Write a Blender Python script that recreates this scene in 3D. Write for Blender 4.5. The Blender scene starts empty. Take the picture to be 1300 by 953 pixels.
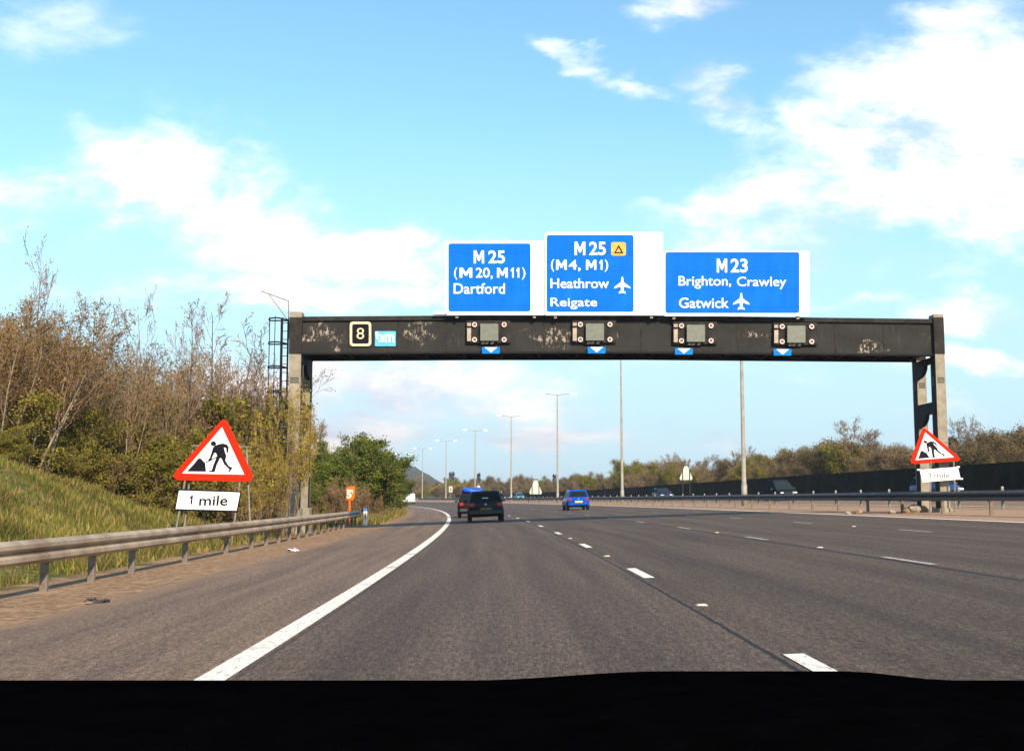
import bpy, bmesh, math, random
import numpy as np
from mathutils import Vector, Matrix
R = math.radians
random.seed(7); np.random.seed(7)
scene = bpy.context.scene
C = scene.collection
# ------------------------------------------------------------ camera
CH = 1.02; FPX = 1492.0; PITCH = math.atan(157.5/FPX)
cam = bpy.data.cameras.new('camera'); camo = bpy.data.objects.new('camera', cam); C.objects.link(camo)
camo.location = (0, 0, CH); camo.rotation_euler = (math.pi/2 + PITCH, 0, 0)
cam.sensor_width = 36; cam.lens = FPX/1300*36; cam.clip_start = .05; cam.clip_end = 20000
scene.camera = camo
CP, SP = math.cos(PITCH), math.sin(PITCH)
def P(px, py, Y):
    a = (px-650)/FPX; b = (476.5-py)/FPX
    dy = CP - b*SP; dz = SP + b*CP
    t = Y/dy
    return Vector((a*t, Y, CH + dz*t))
def PX(x, y, z):
    z -= CH; zc = y*CP + z*SP; up = -y*SP + z*CP
    return 650+FPX*x/zc, 476.5-FPX*up/zc
# ------------------------------------------------------------ sun, sky, exposure
SUND = Vector((0.62, -1.55, 1.0)).normalized()
elev = math.asin(SUND.z); azim = math.atan2(SUND.x, SUND.y)
sl = bpy.data.lights.new('sun', 'SUN'); so = bpy.data.objects.new('sun', sl); C.objects.link(so)
sl.energy = 4.9; sl.angle = R(.55); sl.color = (1, .83, .65)
so.rotation_euler = SUND.to_track_quat('Z', 'Y').to_euler(); so.location = (20, -40, 40)
scene.view_settings.view_transform = 'Standard'; scene.view_settings.look = 'None'
scene.view_settings.gamma = 1; scene.view_settings.exposure = .62
w = bpy.data.worlds.new('World'); scene.world = w; w.use_nodes = True
nt = w.node_tree; nt.nodes.clear()
class G:
    """small node graph helper"""
    def __init__(s, nt): s.nt = nt
    def n(s, t, **kw):
        nd = s.nt.nodes.new(t)
        for k, v in kw.items():
            setattr(nd, k, v)
        return nd
    def put(s, sock, v):
        if hasattr(v, 'links') or isinstance(v, bpy.types.NodeSocket): s.nt.links.new(v, sock)
        else: sock.default_value = v
    def m(s, op, a, b=None, c=None, clamp=False):
        nd = s.n('ShaderNodeMath', operation=op); nd.use_clamp = clamp
        s.put(nd.inputs[0], a)
        if b is not None: s.put(nd.inputs[1], b)
        if c is not None: s.put(nd.inputs[2], c)
        return nd.outputs[0]
    def mix(s, f, a, b, mode='MIX'):
        nd = s.n('ShaderNodeMix', data_type='RGBA', blend_type=mode)
        s.put(nd.inputs['Factor'], f)
        for k, v in (('A', a), ('B', b)):
            sk = [i for i in nd.inputs if i.name == k and i.type == 'RGBA'][0]
            s.put(sk, (v+(1,)) if isinstance(v, tuple) and len(v) == 3 else v)
        return [o for o in nd.outputs if o.type == 'RGBA'][0]
    def noise(s, vec, scale, detail=4, rough=.55, dist=0):
        nd = s.n('ShaderNodeTexNoise'); s.put(nd.inputs['Vector'], vec)
        nd.inputs['Scale'].default_value = scale; nd.inputs['Detail'].default_value = detail
        nd.inputs['Roughness'].default_value = rough; nd.inputs['Distortion'].default_value = dist
        return nd.outputs[0]
    def rng(s, v, a, b, c=0, d=1, smooth=True):
        nd = s.n('ShaderNodeMapRange'); nd.interpolation_type = 'SMOOTHSTEP' if smooth else 'LINEAR'
        s.put(nd.inputs[0], v)
        for i, q in zip((1, 2, 3, 4), (a, b, c, d)): nd.inputs[i].default_value = q
        return nd.outputs[0]
    def scale(s, vec, sc):
        nd = s.n('ShaderNodeMapping'); s.put(nd.inputs['Vector'], vec); nd.inputs['Scale'].default_value = sc
        return nd.outputs[0]
g = G(nt)
sky = g.n('ShaderNodeTexSky', sky_type='NISHITA', sun_disc=False, sun_elevation=elev, sun_rotation=azim)
sky.air_density = 1.0; sky.dust_density = .6; sky.ozone_density = 1.2
tc = g.n('ShaderNodeTexCoord'); sp = g.n('ShaderNodeSeparateXYZ'); nt.links.new(tc.outputs['Generated'], sp.inputs[0])
X, Yc, Z = sp.outputs
ya = g.m('MAXIMUM', g.m('ABSOLUTE', Yc), .12)
gx = g.m('DIVIDE', X, ya); gz = g.m('DIVIDE', Z, ya)
def gpos(px, py):
    v = P(px, py, 1.0); return v.x, v.z-CH
cv = g.n('ShaderNodeCombineXYZ'); nt.links.new(gx, cv.inputs[0]); nt.links.new(gz, cv.inputs[1])
cvec = g.scale(cv.outputs[0], (1, 1.9, 1))
n1 = g.noise(cvec, 3.2, 9, .62, .35)
n2 = g.noise(cvec, 9.0, 8, .6, .2)
wx = g.noise(cvec, 5.0, 6, .6, 0); wz = g.noise(g.scale(cv.outputs[0], (1.1, 2.2, 1)), 7.0, 6, .6, .3)
gx = g.m('ADD', gx, g.m('MULTIPLY', g.m('SUBTRACT', wx, .5), .22)); gz0 = gz; gz = g.m('ADD', gz, g.m('MULTIPLY', g.m('SUBTRACT', wz, .5), .10))
# cloud banks: px, py, radius x, radius y, tilt (deg), strength
BL = [(240,245,190,80,-16,1.15),(110,260,170,60,0,.95),(330,200,60,40,-30,.6),(420,322,210,34,-6,1.0),(330,368,210,22,0,.9),(520,372,130,18,0,.85),
      (60,40,150,40,0,.42),(30,60,90,50,0,.3),
      (1150,232,250,118,16,1.16),(930,150,120,40,-15,.7),(1200,330,150,40,5,.7),(1060,150,90,40,-15,.75),(1290,190,110,100,0,.95),(900,262,120,26,8,.8),(1190,50,110,50,20,.6),(1000,330,170,22,0,.75),(1230,110,170,75,0,.95),(1010,235,170,55,12,.9),(920,130,110,38,-22,.85),(735,78,48,24,-30,.75),(800,105,70,26,-22,.7),(860,95,60,30,-10,.6),(985,160,50,22,-30,.6),(1040,190,70,26,10,.7),
      (880,10,90,40,0,.85),(960,290,160,36,5,.7),(1250,280,150,70,0,.9),(1130,385,170,18,3,.8),(1260,395,120,26,0,.9),
      (1240,460,110,20,0,.8),(1090,100,90,45,0,.55),
      (480,490,210,40,0,1.2),(620,500,140,24,0,.9),(600,520,170,26,0,.9),(450,548,130,26,0,1.0),(690,556,170,20,0,.95),(900,565,110,14,-16,.75),(760,590,260,24,0,.55),(1180,520,90,16,0,.4),(780,470,300,16,0,.45)]
tot = None
for px, py, rx, ry, rot, amp in BL:
    cx, cz = gpos(px, py); ex = rx/1500; ez = ry/1500; a = R(-rot)
    dx = g.m('SUBTRACT', gx, cx); dz = g.m('SUBTRACT', gz, cz)
    u = g.m('ADD', g.m('MULTIPLY', dx, math.cos(a)/ex), g.m('MULTIPLY', dz, -math.sin(a)/ex))
    v = g.m('ADD', g.m('MULTIPLY', dx, math.sin(a)/ez), g.m('MULTIPLY', dz, math.cos(a)/ez))
    d = g.m('ADD', g.m('MULTIPLY', u, u), g.m('MULTIPLY', v, v))
    e = g.m('MULTIPLY', g.m('EXPONENT', g.m('MULTIPLY', d, -.8)), amp)
    tot = e if tot is None else g.m('MAXIMUM', tot, e)
nn = g.m('ADD', g.m('MULTIPLY', g.m('SUBTRACT', n1, .5), 2.1), g.m('MULTIPLY', g.m('SUBTRACT', n2, .5), .9))
dens = g.m('ADD', tot, g.m('MULTIPLY', nn, g.m('ADD', .45, g.m('MULTIPLY', tot, 1.0))))
mask = g.rng(dens, .2, 1.05)
gz = gz0
# low clouds are greyer and pinker than the high ones
lowf = g.rng(gz, .03, .15)
shade = g.rng(g.noise(g.scale(cv.outputs[0], (1, 3, 1)), 6.5, 6, .55, .2), .42, .62)
skyc = g.mix(1.0, sky.outputs[0], (1.50, 2.02, 1.99), 'MULTIPLY')
hz = g.rng(gz, 0.02, .36, 1, 0)
skyc = g.mix(g.m('MULTIPLY', hz, .9), skyc, (4.9, 6.7, 8.2))
lowc = g.mix(shade, (5.2, 5.6, 6.6), (10.2, 8.9, 8.2))
hic = g.mix(g.rng(g.m('ADD', g.m('MULTIPLY', n2, .6), g.m('MULTIPLY', n1, .4)), .38, .53), (7.0, 7.35, 8.5), (12.6, 12.4, 12.6))
cl = g.mix(lowf, lowc, hic)
mm = g.m('MULTIPLY', mask, g.rng(gz, -.02, .2, .93, 1.0))
col = g.mix(mm, skyc, cl)
bg = g.n('ShaderNodeBackground'); nt.links.new(col, bg.inputs[0]); bg.inputs[1].default_value = .078
wo = g.n('ShaderNodeOutputWorld'); nt.links.new(bg.outputs[0], wo.inputs[0])
try: w.cycles.sampling_method = 'MANUAL'; w.cycles.sample_map_resolution = 512
except Exception: pass
# ------------------------------------------------------------ materials
def newmat(name):
    m = bpy.data.materials.new(name); m.use_nodes = True
    b = m.node_tree.nodes['Principled BSDF']
    return m, G(m.node_tree), b
def mat(name, col, rough=.6, metal=0, var=.12, scale=6, bump=0, spec=None, coat=0, dirt=None, emis=None):
    m, g, b = newmat(name)
    tc = g.n('ShaderNodeTexCoord')
    nz = g.noise(tc.outputs['Object'], scale, 5, .6)
    c2 = tuple(max(0, c*(1-var*1.6)) for c in col); c3 = tuple(min(1, c*(1+var)) for c in col)
    out = g.mix(g.rng(nz, .3, .7), c2, c3)
    if dirt:
        out = g.mix(g.m('MULTIPLY', g.rng(g.noise(tc.outputs['Object'], scale*.37, 7, .7), .5, .72), dirt[1]), out, dirt[0])
    g.put(b.inputs['Base Color'], out)
    b.inputs['Roughness'].default_value = rough; b.inputs['Metallic'].default_value = metal
    if coat: b.inputs['Coat Weight'].default_value = coat
    if spec is not None: b.inputs['Specular IOR Level'].default_value = spec
    if bump:
        bp = g.n('ShaderNodeBump'); bp.inputs['Strength'].default_value = bump; bp.inputs['Distance'].default_value = .02
        g.put(bp.inputs['Height'], g.noise(tc.outputs['Object'], scale*4, 6, .7)); g.put(b.inputs['Normal'], bp.outputs[0])
    return m
M = {}
M['steel'] = mat('galvanised_steel', (.22,.195,.165), .6, .1, .2, 5, dirt=((.12,.085,.055), .7))
M['rail'] = mat('weathered_rail', (.36,.27,.19), .6, .05, .2, 1.6, dirt=((.19,.11,.06), .85))
M['railbolt'] = mat('pale_post_top', (.4,.38,.34), .45, .1)
M['pole'] = mat('lamp_column_steel', (.28,.25,.20), .6, .1, .15, 2)
M['lamp'] = mat('lantern_white', (.75,.75,.72), .35)
M['lampglass'] = mat('lantern_glass', (.6,.62,.62), .15)
M['concrete'] = mat('tan_concrete', (.26,.225,.165), .85, 0, .16, 3, .3, dirt=((.13,.1,.07), .5))
M['slot'] = mat('dark_band', (.03,.028,.025), .7)
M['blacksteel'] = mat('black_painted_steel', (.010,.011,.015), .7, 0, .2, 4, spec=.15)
M['flange'] = mat('beam_flange_paint', (.026,.023,.020), .75, 0, .3, 3, spec=.15)
M['white'] = mat('sign_white', (.84,.84,.83), .45, 0, .03, 3)
M['grime'] = mat('sign_white_grimy', (.62,.6,.54), .6, 0, .1, 6)
m, g, b = newmat('motorway_blue'); tc = g.n('ShaderNodeTexCoord'); sx = g.n('ShaderNodeSeparateXYZ'); g.put(sx.inputs[0], tc.outputs['Object'])
fr = g.m('FRACT', g.m('MULTIPLY', sx.outputs[2], 1.55)); seam = g.rng(g.m('ABSOLUTE', g.m('SUBTRACT', fr, .5)), .012, .03, 1, 0)
bc = g.mix(g.rng(g.noise(g.scale(tc.outputs['Object'], (1, 1, .3)), 2.2, 6, .7), .3, .7), (0,.112,.50), (.002,.138,.60)); bc = g.mix(g.m('MULTIPLY', seam, .35), bc, (0,.06,.3))
g.put(b.inputs['Base Color'], bc); b.inputs['Roughness'].default_value = .7; b.inputs['Specular IOR Level'].default_value = .08; M['blue'] = m
M['arrowblue'] = mat('lane_arrow_blue', (0,.17,.62), .6, spec=.1)
M['skyblue'] = mat('pale_blue_plate', (.08,.42,.72), .45)
M['orange'] = mat('orange_plate', (.95,.33,.02), .45)
M['orangered'] = mat('orange_marker', (.95,.15,.006), .7, spec=.1)
M['red'] = mat('sign_red', (.70,.018,.003), .7, 0, .05, spec=.08)
M['black'] = mat('sign_black', (.007,.007,.012), .7, spec=.1)
M['signgrey'] = mat('sign_back_aluminium', (.48,.50,.42), .5, .1, .1, 3)
M['cream'] = mat('cream_stud_paint', (.72,.56,.34), .5, 0, .2, 12)
M['panelgrey'] = mat('signal_panel_grey', (.125,.135,.105), .55, 0, .1, 6)
M['tanmetal'] = mat('signal_bracket_tan', (.34,.27,.2), .6)
M['lampred'] = mat('signal_lens_red', (.40,.055,.02), .3)
M['timber'] = mat('shaded_noise_barrier_timber', (.010,.012,.010), 1.0, 0, .4, .8, .3, spec=.05)  # base colour darkened to hold the shade of the unlit fence face
M['tyre'] = mat('tyre_rubber', (.015,.015,.015), .8)
M['rim'] = mat('wheel_rim', (.3,.3,.31), .35, .7)
M['carglass'] = mat('car_glass', (.010,.016,.018), .3, 0, .1, spec=.1); M['carglass'].node_tree.nodes['Principled BSDF'].inputs['IOR'].default_value = 1.2
M['farglass'] = mat('tinted_car_glass', (.02,.03,.034), 1.0, 0, .1, spec=0)
M['trim'] = mat('car_black_trim', (.02,.02,.022), .6)
M['taillight'] = mat('tail_lamp_red', (.32,.012,.01), .25)
M['head'] = mat('head_lamp', (.75,.78,.8), .12, .2)
M['plate'] = mat('yellow_number_plate', (.85,.5,.03), .45)
M['plated'] = mat('dirty_number_plate', (.10,.085,.03), .6)
M['platew'] = mat('white_number_plate', (.8,.8,.76), .45)
M['dash'] = mat('dashboard_plastic', (.0012,.0012,.0015), 1.0, 0, .2, 30, .2, spec=0)
M['bonnet'] = mat('camera_car_paint', (.01,.012,.018), .3, 0, .1, coat=.5)
M['tarp'] = mat('blue_tarpaulin', (.005,.1,.75), .4, 0, .2, 7, .4)
M['markerblue'] = mat('marker_blue', (.05,.15,.5), .5)
M['litter'] = mat('litter_white', (.75,.73,.7), .7)
M['bark'] = mat('tan_bark', (.17,.11,.065), .9, 0, .3, 5)
M['barkdark'] = mat('dark_bark', (.065,.045,.032), .9, 0, .3, 5)
M['barkpale'] = mat('pale_bark', (.26,.2,.13), .9, 0, .25, 5)
M['twig'] = mat('twig_brown', (.22,.14,.08), .9, 0, .3, 5)
def paint(name, c, rough=.38):
    m = mat(name, c, rough, 0, .04, 3, spec=.25); m.node_tree.nodes['Principled BSDF'].inputs['IOR'].default_value = 1.35; return m
def leafmat(name, c1, c2, c3):
    m, g, b = newmat(name)
    ge = g.n('ShaderNodeNewGeometry'); r = ge.outputs['Random Per Island']
    cr = g.n('ShaderNodeValToRGB'); g.put(cr.inputs[0], r)
    e = cr.color_ramp.elements; e[0].color = c1+(1,); e[1].color = c3+(1,); e.new(.5).color = c2+(1,)
    tc = g.n('ShaderNodeTexCoord')
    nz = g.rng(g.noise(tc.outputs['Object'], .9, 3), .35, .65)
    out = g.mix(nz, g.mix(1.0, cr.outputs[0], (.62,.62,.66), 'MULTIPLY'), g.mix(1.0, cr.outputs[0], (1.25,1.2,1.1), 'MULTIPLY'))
    g.put(b.inputs['Base Color'], out); b.inputs['Roughness'].default_value = .7
    b.inputs['Specular IOR Level'].default_value = .15
    tr = g.n('ShaderNodeBsdfTranslucent'); g.put(tr.inputs[0], out)
    ms = g.n('ShaderNodeMixShader'); ms.inputs[0].default_value = .3
    o = [n for n in m.node_tree.nodes if n.type == 'OUTPUT_MATERIAL'][0]
    m.node_tree.links.new(b.outputs[0], ms.inputs[1]); m.node_tree.links.new(tr.outputs[0], ms.inputs[2]); m.node_tree.links.new(ms.outputs[0], o.inputs[0])
    return m
L = {
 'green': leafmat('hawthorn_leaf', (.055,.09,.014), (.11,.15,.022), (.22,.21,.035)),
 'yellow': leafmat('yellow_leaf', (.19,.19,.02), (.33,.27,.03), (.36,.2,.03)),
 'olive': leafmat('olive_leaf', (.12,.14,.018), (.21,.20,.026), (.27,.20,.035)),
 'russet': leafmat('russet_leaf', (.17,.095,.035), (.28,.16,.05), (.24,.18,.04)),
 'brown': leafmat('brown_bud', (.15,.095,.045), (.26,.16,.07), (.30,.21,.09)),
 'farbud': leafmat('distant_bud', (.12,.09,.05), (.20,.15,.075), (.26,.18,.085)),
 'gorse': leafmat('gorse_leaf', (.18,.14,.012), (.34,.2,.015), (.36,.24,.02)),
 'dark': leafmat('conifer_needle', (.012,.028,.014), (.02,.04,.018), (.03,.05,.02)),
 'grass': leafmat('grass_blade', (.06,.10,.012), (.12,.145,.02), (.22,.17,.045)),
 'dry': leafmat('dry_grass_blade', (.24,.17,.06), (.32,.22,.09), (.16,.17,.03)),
}
# ------------------------------------------------------------ mesh helpers
def props(o, label=None, cat=None, group=None, kind=None):
    if label: o['label'] = label
    if cat: o['category'] = cat
    if group: o['group'] = group
    if kind: o['kind'] = kind
    return o
def empty(name, loc, label, cat, group=None, rz=0):
    o = bpy.data.objects.new(name, None); C.objects.link(o); o.location = loc; o.rotation_euler.z = rz
    o.empty_display_size = .2
    return props(o, label, cat, group)
class MB:
    def __init__(s): s.v = []; s.f = []; s.mi = []
    def add(s, vs, fs, mi=0):
        b = len(s.v); s.v += [tuple(v) for v in vs]; s.f += [tuple(b+i for i in f) for f in fs]; s.mi += [mi]*len(fs); return s
    def box(s, x0, x1, y0, y1, z0, z1, mi=0):
        return s.add([(x,y,z) for z in (z0,z1) for y in (y0,y1) for x in (x0,x1)],
            [(0,2,3,1),(4,5,7,6),(0,1,5,4),(2,6,7,3),(0,4,6,2),(1,3,7,5)], mi)
    def tube(s, pts, rads, n=8, mi=0, cap=True):
        pts = [Vector(p) for p in pts]
        if not hasattr(rads, '__len__'): rads = [rads]*len(pts)
        b = len(s.v)
        for i, p in enumerate(pts):
            d = (pts[min(i+1, len(pts)-1)]-pts[max(i-1, 0)]).normalized()
            a = d.cross(Vector((0,0,1)) if abs(d.z) < .9 else Vector((1,0,0))).normalized(); c = d.cross(a)
            for k in range(n):
                t = 2*math.pi*k/n; s.v.append(tuple(p + (a*math.cos(t)+c*math.sin(t))*rads[i]))
        for i in range(len(pts)-1):
            for k in range(n):
                k2 = (k+1) % n; s.f.append((b+i*n+k, b+i*n+k2, b+(i+1)*n+k2, b+(i+1)*n+k)); s.mi.append(mi)
        if cap:
            s.f.append(tuple(b+k for k in range(n))[::-1]); s.f.append(tuple(b+(len(pts)-1)*n+k for k in range(n))); s.mi += [mi, mi]
        return s
    def prism(s, pts, off, mi=0):
        """polygon points (3d) extruded by the vector off"""
        pts = [Vector(p) for p in pts]; off = Vector(off); n = len(pts)
        return s.add(pts+[p+off for p in pts], [tuple(range(n))[::-1], tuple(range(n, 2*n))]+[(i, (i+1) % n, n+(i+1) % n, n+i) for i in range(n)], mi)
    def build(s, name, mats, parent=None, smooth=False, bevel=0, seg=2):
        me = bpy.data.meshes.new(name); me.from_pydata(s.v, [], s.f)
        if not isinstance(mats, (list, tuple)): mats = [mats]
        for m in mats: me.materials.append(m)
        if len(mats) > 1: me.polygons.foreach_set('material_index', s.mi)
        bm = bmesh.new(); bm.from_mesh(me); bmesh.ops.recalc_face_normals(bm, faces=bm.faces); bm.to_mesh(me); bm.free()
        if smooth: me.polygons.foreach_set('use_smooth', [True]*len(me.polygons))
        o = bpy.data.objects.new(name, me); C.objects.link(o)
        if parent is not None:
            o.parent = parent
        if bevel:
            b = o.modifiers.new('bevel', 'BEVEL'); b.width = bevel; b.segments = seg; b.limit_method = 'ANGLE'; b.angle_limit = R(30)
        return o
def world_child(o, parent):
    """geometry was written in world coordinates: keep it there under its parent"""
    o.parent = parent; o.matrix_parent_inverse = parent.matrix_basis.inverted() if False else Matrix.Identity(4)
    mw = Matrix.Translation(parent.location) @ parent.rotation_euler.to_matrix().to_4x4()
    o.data.transform(mw.inverted()); return o
def wb(mb, name, mats, parent, **kw): return world_child(mb.build(name, mats, None, **kw), parent)
def text_mesh(name, txt, mats, width, height, loc, parent, thick=.012, off=.0, rot=(math.pi/2,0,0), spacing=1.0, basis=None):
    cu = bpy.data.curves.new(name, 'FONT'); cu.body = txt; cu.size = 1; cu.extrude = .01; cu.offset = off; cu.space_character = spacing
    cu.resolution_u = 4
    o = bpy.data.objects.new(name, cu); C.objects.link(o)
    dg = bpy.context.evaluated_depsgraph_get(); me = bpy.data.meshes.new_from_object(o.evaluated_get(dg)); bpy.data.objects.remove(o); bpy.data.curves.remove(cu)
    co = np.empty(len(me.vertices)*3); me.vertices.foreach_get('co', co); co = co.reshape(-1, 3)
    mn, mx = co.min(0), co.max(0); c = (co-mn)/(mx-mn+1e-9)
    if basis is None:
        loc = np.array(loc); q = np.stack([loc[0]+(c[:, 0])*width, loc[1]-(c[:, 2])*thick, loc[2]+c[:, 1]*height], 1)
    else:   # basis: origin bl, vector right, vector up
        o0, r, u = [np.array(v) for v in basis]
        q = o0+c[:, :1]*r+c[:, 1:2]*u+np.stack([c[:, 2]*0, -c[:, 2]*thick, c[:, 2]*0], 1)
    me.vertices.foreach_set('co', q.ravel()); me.update()
    me.materials.clear(); me.materials.append(mats)
    ob = bpy.data.objects.new(name, me); C.objects.link(ob)
    return world_child(ob, parent)
# ------------------------------------------------------------ road geometry
K = 3.95e-4; T = .036
def dev(Y): return K*Y*Y - (3.1e-4*(Y-250)**2 if Y > 250 else 0)
def slope(Y): return 2*K*Y - (6.2e-4*(Y-250) if Y > 250 else 0)
def rx(n, Y): return n-dev(Y)
def heading(Y): return math.atan(slope(Y))
def sm(t): t = max(0, min(1, t)); return t*t*(3-2*t)
def hn(x, y): return (math.sin(x*.31+1.3*math.sin(y*.17))+math.sin(y*.23+2+x*.11)+.5*math.sin(x*.9+y*.7))/2.5
def gz_(n, Y):
    z = T*max(-5.5, min(38.5, n))
    if n < -7.0:
        B = .7+2.1*(1-sm((Y-24)/26))
        z += B*.95*sm((-7.0-n)/7.5) + .10*hn(n, Y)*min(1, (-7-n)/2)
        if n < -40: z += min(6, (-40-n)*.02)
    if n > 38.5: z += .25*sm((n-38.5)/10)
    return z
def road_pt(n, Y, dz=0): return Vector((rx(n, Y), Y, gz_(n, Y)+dz))
YS = list(np.arange(-24, 120, 3.0))+list(np.arange(120, 700, 8.0))
def strip(name, n_list, Ys, dz, m, kind='structure', parent=None, edge=None):
    vs = []; fs = []; uv = []
    for Y in Ys:
        for n in n_list: vs.append(tuple(road_pt(n, Y, dz))); uv.append((n, Y))
    k = len(n_list)
    for i in range(len(Ys)-1):
        for j in range(k-1): fs.append((i*k+j, i*k+j+1, (i+1)*k+j+1, (i+1)*k+j))
    me = bpy.data.meshes.new(name); me.from_pydata(vs, [], fs)
    ul = me.uv_layers.new(name='road'); 
    li = np.empty(len(me.loops), dtype=np.int32); me.loops.foreach_get('vertex_index', li)
    ul.data.foreach_set('uv', np.array(uv)[li].astype(np.float32).ravel())
    me.materials.append(m); me.polygons.foreach_set('use_smooth', [True]*len(me.polygons))
    o = bpy.data.objects.new(name, me); C.objects.link(o)
    if parent: o.parent = parent
    elif kind: o['kind'] = kind
    return o
# asphalt
m, g, b = newmat('asphalt')
uvn = g.n('ShaderNodeUVMap', uv_map='road'); s2 = g.n('ShaderNodeSeparateXYZ'); g.put(s2.inputs[0], uvn.outputs[0]); un, uy = s2.outputs[0], s2.outputs[1]
streak = g.noise(g.scale(uvn.outputs[0], (1, .035, 1)), 2.6, 6, .65)
fine = g.noise(g.scale(uvn.outputs[0], (1, .28, 1)), 46, 5, .75)
big = g.noise(g.scale(uvn.outputs[0], (1, .15, 1)), .5, 5, .6)
grit = g.noise(g.scale(uvn.outputs[0], (1, .45, 1)), 120, 2, .8)
def at(node_v, c, wd): return g.rng(g.m('ABSOLUTE', g.m('SUBTRACT', node_v, c)), wd*.4, wd, 1, 0)
shoulder = (.150,.108,.078); lane1 = (.092,.069,.053); lane2 = (.078,.058,.043); lane4 = (.084,.062,.046)
wob = g.m('ADD', un, g.m('MULTIPLY', g.m('SUBTRACT', g.noise(uvn.outputs[0], 1.4, 4), .5), .10))
c = g.mix(g.rng(wob, -1.70, -1.66), shoulder, lane1)
c = g.mix(g.rng(wob, 1.66, 1.7), c, lane2)
c = g.mix(g.rng(wob, 5.3, 5.34), c, lane4)
c = g.mix(g.rng(streak, .3, .72), g.mix(1.0, c, (.74,.74,.76), 'MULTIPLY'), g.mix(1.0, c, (1.22,1.2,1.17), 'MULTIPLY'))
c = g.mix(g.m('MULTIPLY', g.rng(big, .45, .7), .35), c, g.mix(1.0, c, (1.35,1.25,1.12), 'MULTIPLY'))
mid = g.noise(g.scale(uvn.outputs[0], (1, .2, 1)), 24, 5, .8)
c = g.mix(g.rng(mid, .38, .62), g.mix(1.0, c, (.68,.68,.7), 'MULTIPLY'), g.mix(1.0, c, (1.3,1.28,1.25), 'MULTIPLY'))
c = g.mix(g.m('MULTIPLY', g.rng(fine, .46, .58), .8), c, g.mix(1.0, c, (.36,.36,.39), 'MULTIPLY'))
c = g.mix(g.m('MULTIPLY', g.rng(grit, .5, .62), .9), c, g.mix(1.0, c, (3.0,2.7,2.5), 'MULTIPLY'))
for tr in (-.95, .85, 2.75, 4.5, 6.4, 8.1, 10.1, 11.8):   # darker rubbed wheel tracks
    c = g.mix(g.m('MULTIPLY', at(un, tr, .6), .32), c, g.mix(1.0, c, (.6,.6,.62), 'MULTIPLY'))
seamw = g.m('ADD', un, g.m('MULTIPLY', g.m('SUBTRACT', g.noise(uvn.outputs[0], 3.0, 3), .5), .05))
for sc, wd, k in ((1.62, .028, .9), (5.27, .085, .75), (8.95, .05, .6), (-1.64, .03, .4)):
    c = g.mix(g.m('MULTIPLY', at(seamw, sc, wd), k), c, (.012,.013,.016))
# dust washed from the verge along both edges
dn = g.m('ADD', un, g.m('MULTIPLY', g.m('SUBTRACT', g.noise(g.scale(uvn.outputs[0], (1, .3, 1)), 2.0, 6, .7), .5), 1.5))
c = g.mix(g.m('MULTIPLY', g.rng(dn, -4.75, -4.0, 1, 0), .85), c, (.26,.165,.10))
c = g.mix(g.m('MULTIPLY', g.rng(dn, 12.4, 13.3), .7), c, (.24,.15,.09))
g.put(b.inputs['Base Color'], c); b.inputs['Roughness'].default_value = .85; b.inputs['Specular IOR Level'].default_value = .25
bp = g.n('ShaderNodeBump'); bp.inputs['Strength'].default_value = .9; bp.inputs['Distance'].default_value = .012
g.put(bp.inputs['Height'], fine); g.put(b.inputs['Normal'], bp.outputs[0]); M['asphalt'] = m
# ground
m, g, b = newmat('ground_soil_and_grass')
uvn = g.n('ShaderNodeUVMap', uv_map='road'); s2 = g.n('ShaderNodeSeparateXYZ'); g.put(s2.inputs[0], uvn.outputs[0]); un = s2.outputs[0]
nz = g.noise(uvn.outputs[0], 1.1, 8, .7); nf = g.noise(uvn.outputs[0], 7, 9, .8, .6); nb = g.noise(uvn.outputs[0], .25, 4)
dirt = g.mix(g.rng(nf, .35, .65), (.12,.072,.042), (.40,.26,.155))
dirt = g.mix(g.rng(nz, .5, .75), dirt, (.46,.29,.18))
grass = g.mix(g.rng(nz, .35, .65), (.055,.075,.016), (.14,.13,.035)); grass = g.mix(g.rng(nb, .5, .66), grass, (.22,.17,.06))
grass = g.mix(g.rng(nf, .42, .6), grass, (.05,.045,.016)); grass = g.mix(g.rng(g.noise(uvn.outputs[0], 3.1, 6, .7), .52, .62, 0, .8), grass, (.24,.18,.07))
wv = g.m('ADD', un, g.m('MULTIPLY', g.m('SUBTRACT', nz, .5), 2.2))
c = g.mix(g.rng(wv, -7.2, -6.5), grass, dirt)
resv = g.mix(g.rng(nf, .35, .65), (.25,.155,.095), (.44,.29,.19))
c = g.mix(g.rng(un, 12, 13), c, resv)
litterc = g.mix(g.rng(nf, .4, .6), (.05,.033,.018), (.10,.07,.03))
c = g.mix(g.rng(wv, -15, -12, 1, 0), c, litterc)
c = g.mix(g.rng(un, 38, 42), c, litterc)
g.put(b.inputs['Base Color'], c); b.inputs['Roughness'].default_value = .95; b.inputs['Specular IOR Level'].default_value = .1
bp = g.n('ShaderNodeBump'); bp.inputs['Strength'].default_value = .5; bp.inputs['Distance'].default_value = .04
g.put(bp.inputs['Height'], g.m('ADD', nf, nz)); g.put(b.inputs['Normal'], bp.outputs[0]); M['ground'] = m
nl = [-4000,-1500,-500,-200,-120,-80,-60,-50,-40,-34,-30,-27,-24]+list(np.arange(-22, -6.5, .75))+[-6.5,-5.5,-4.5,0,5,10,12.8,15,17,19,21,30,35.4,38.5,41,45,50,60,80,120,200,500,1500,4000]
ground = strip('ground', nl, [-600,-200,-80]+YS+[900,1400,2500,5000], 0, M['ground'])
road = strip('road', [-4.7,-3,-1,1,3,5,7,9,11,12.95], YS, .012, M['asphalt'])
road2 = strip('far_carriageway', [19.9,24,28,32,35.3], YS, .012, M['asphalt'])
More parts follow.
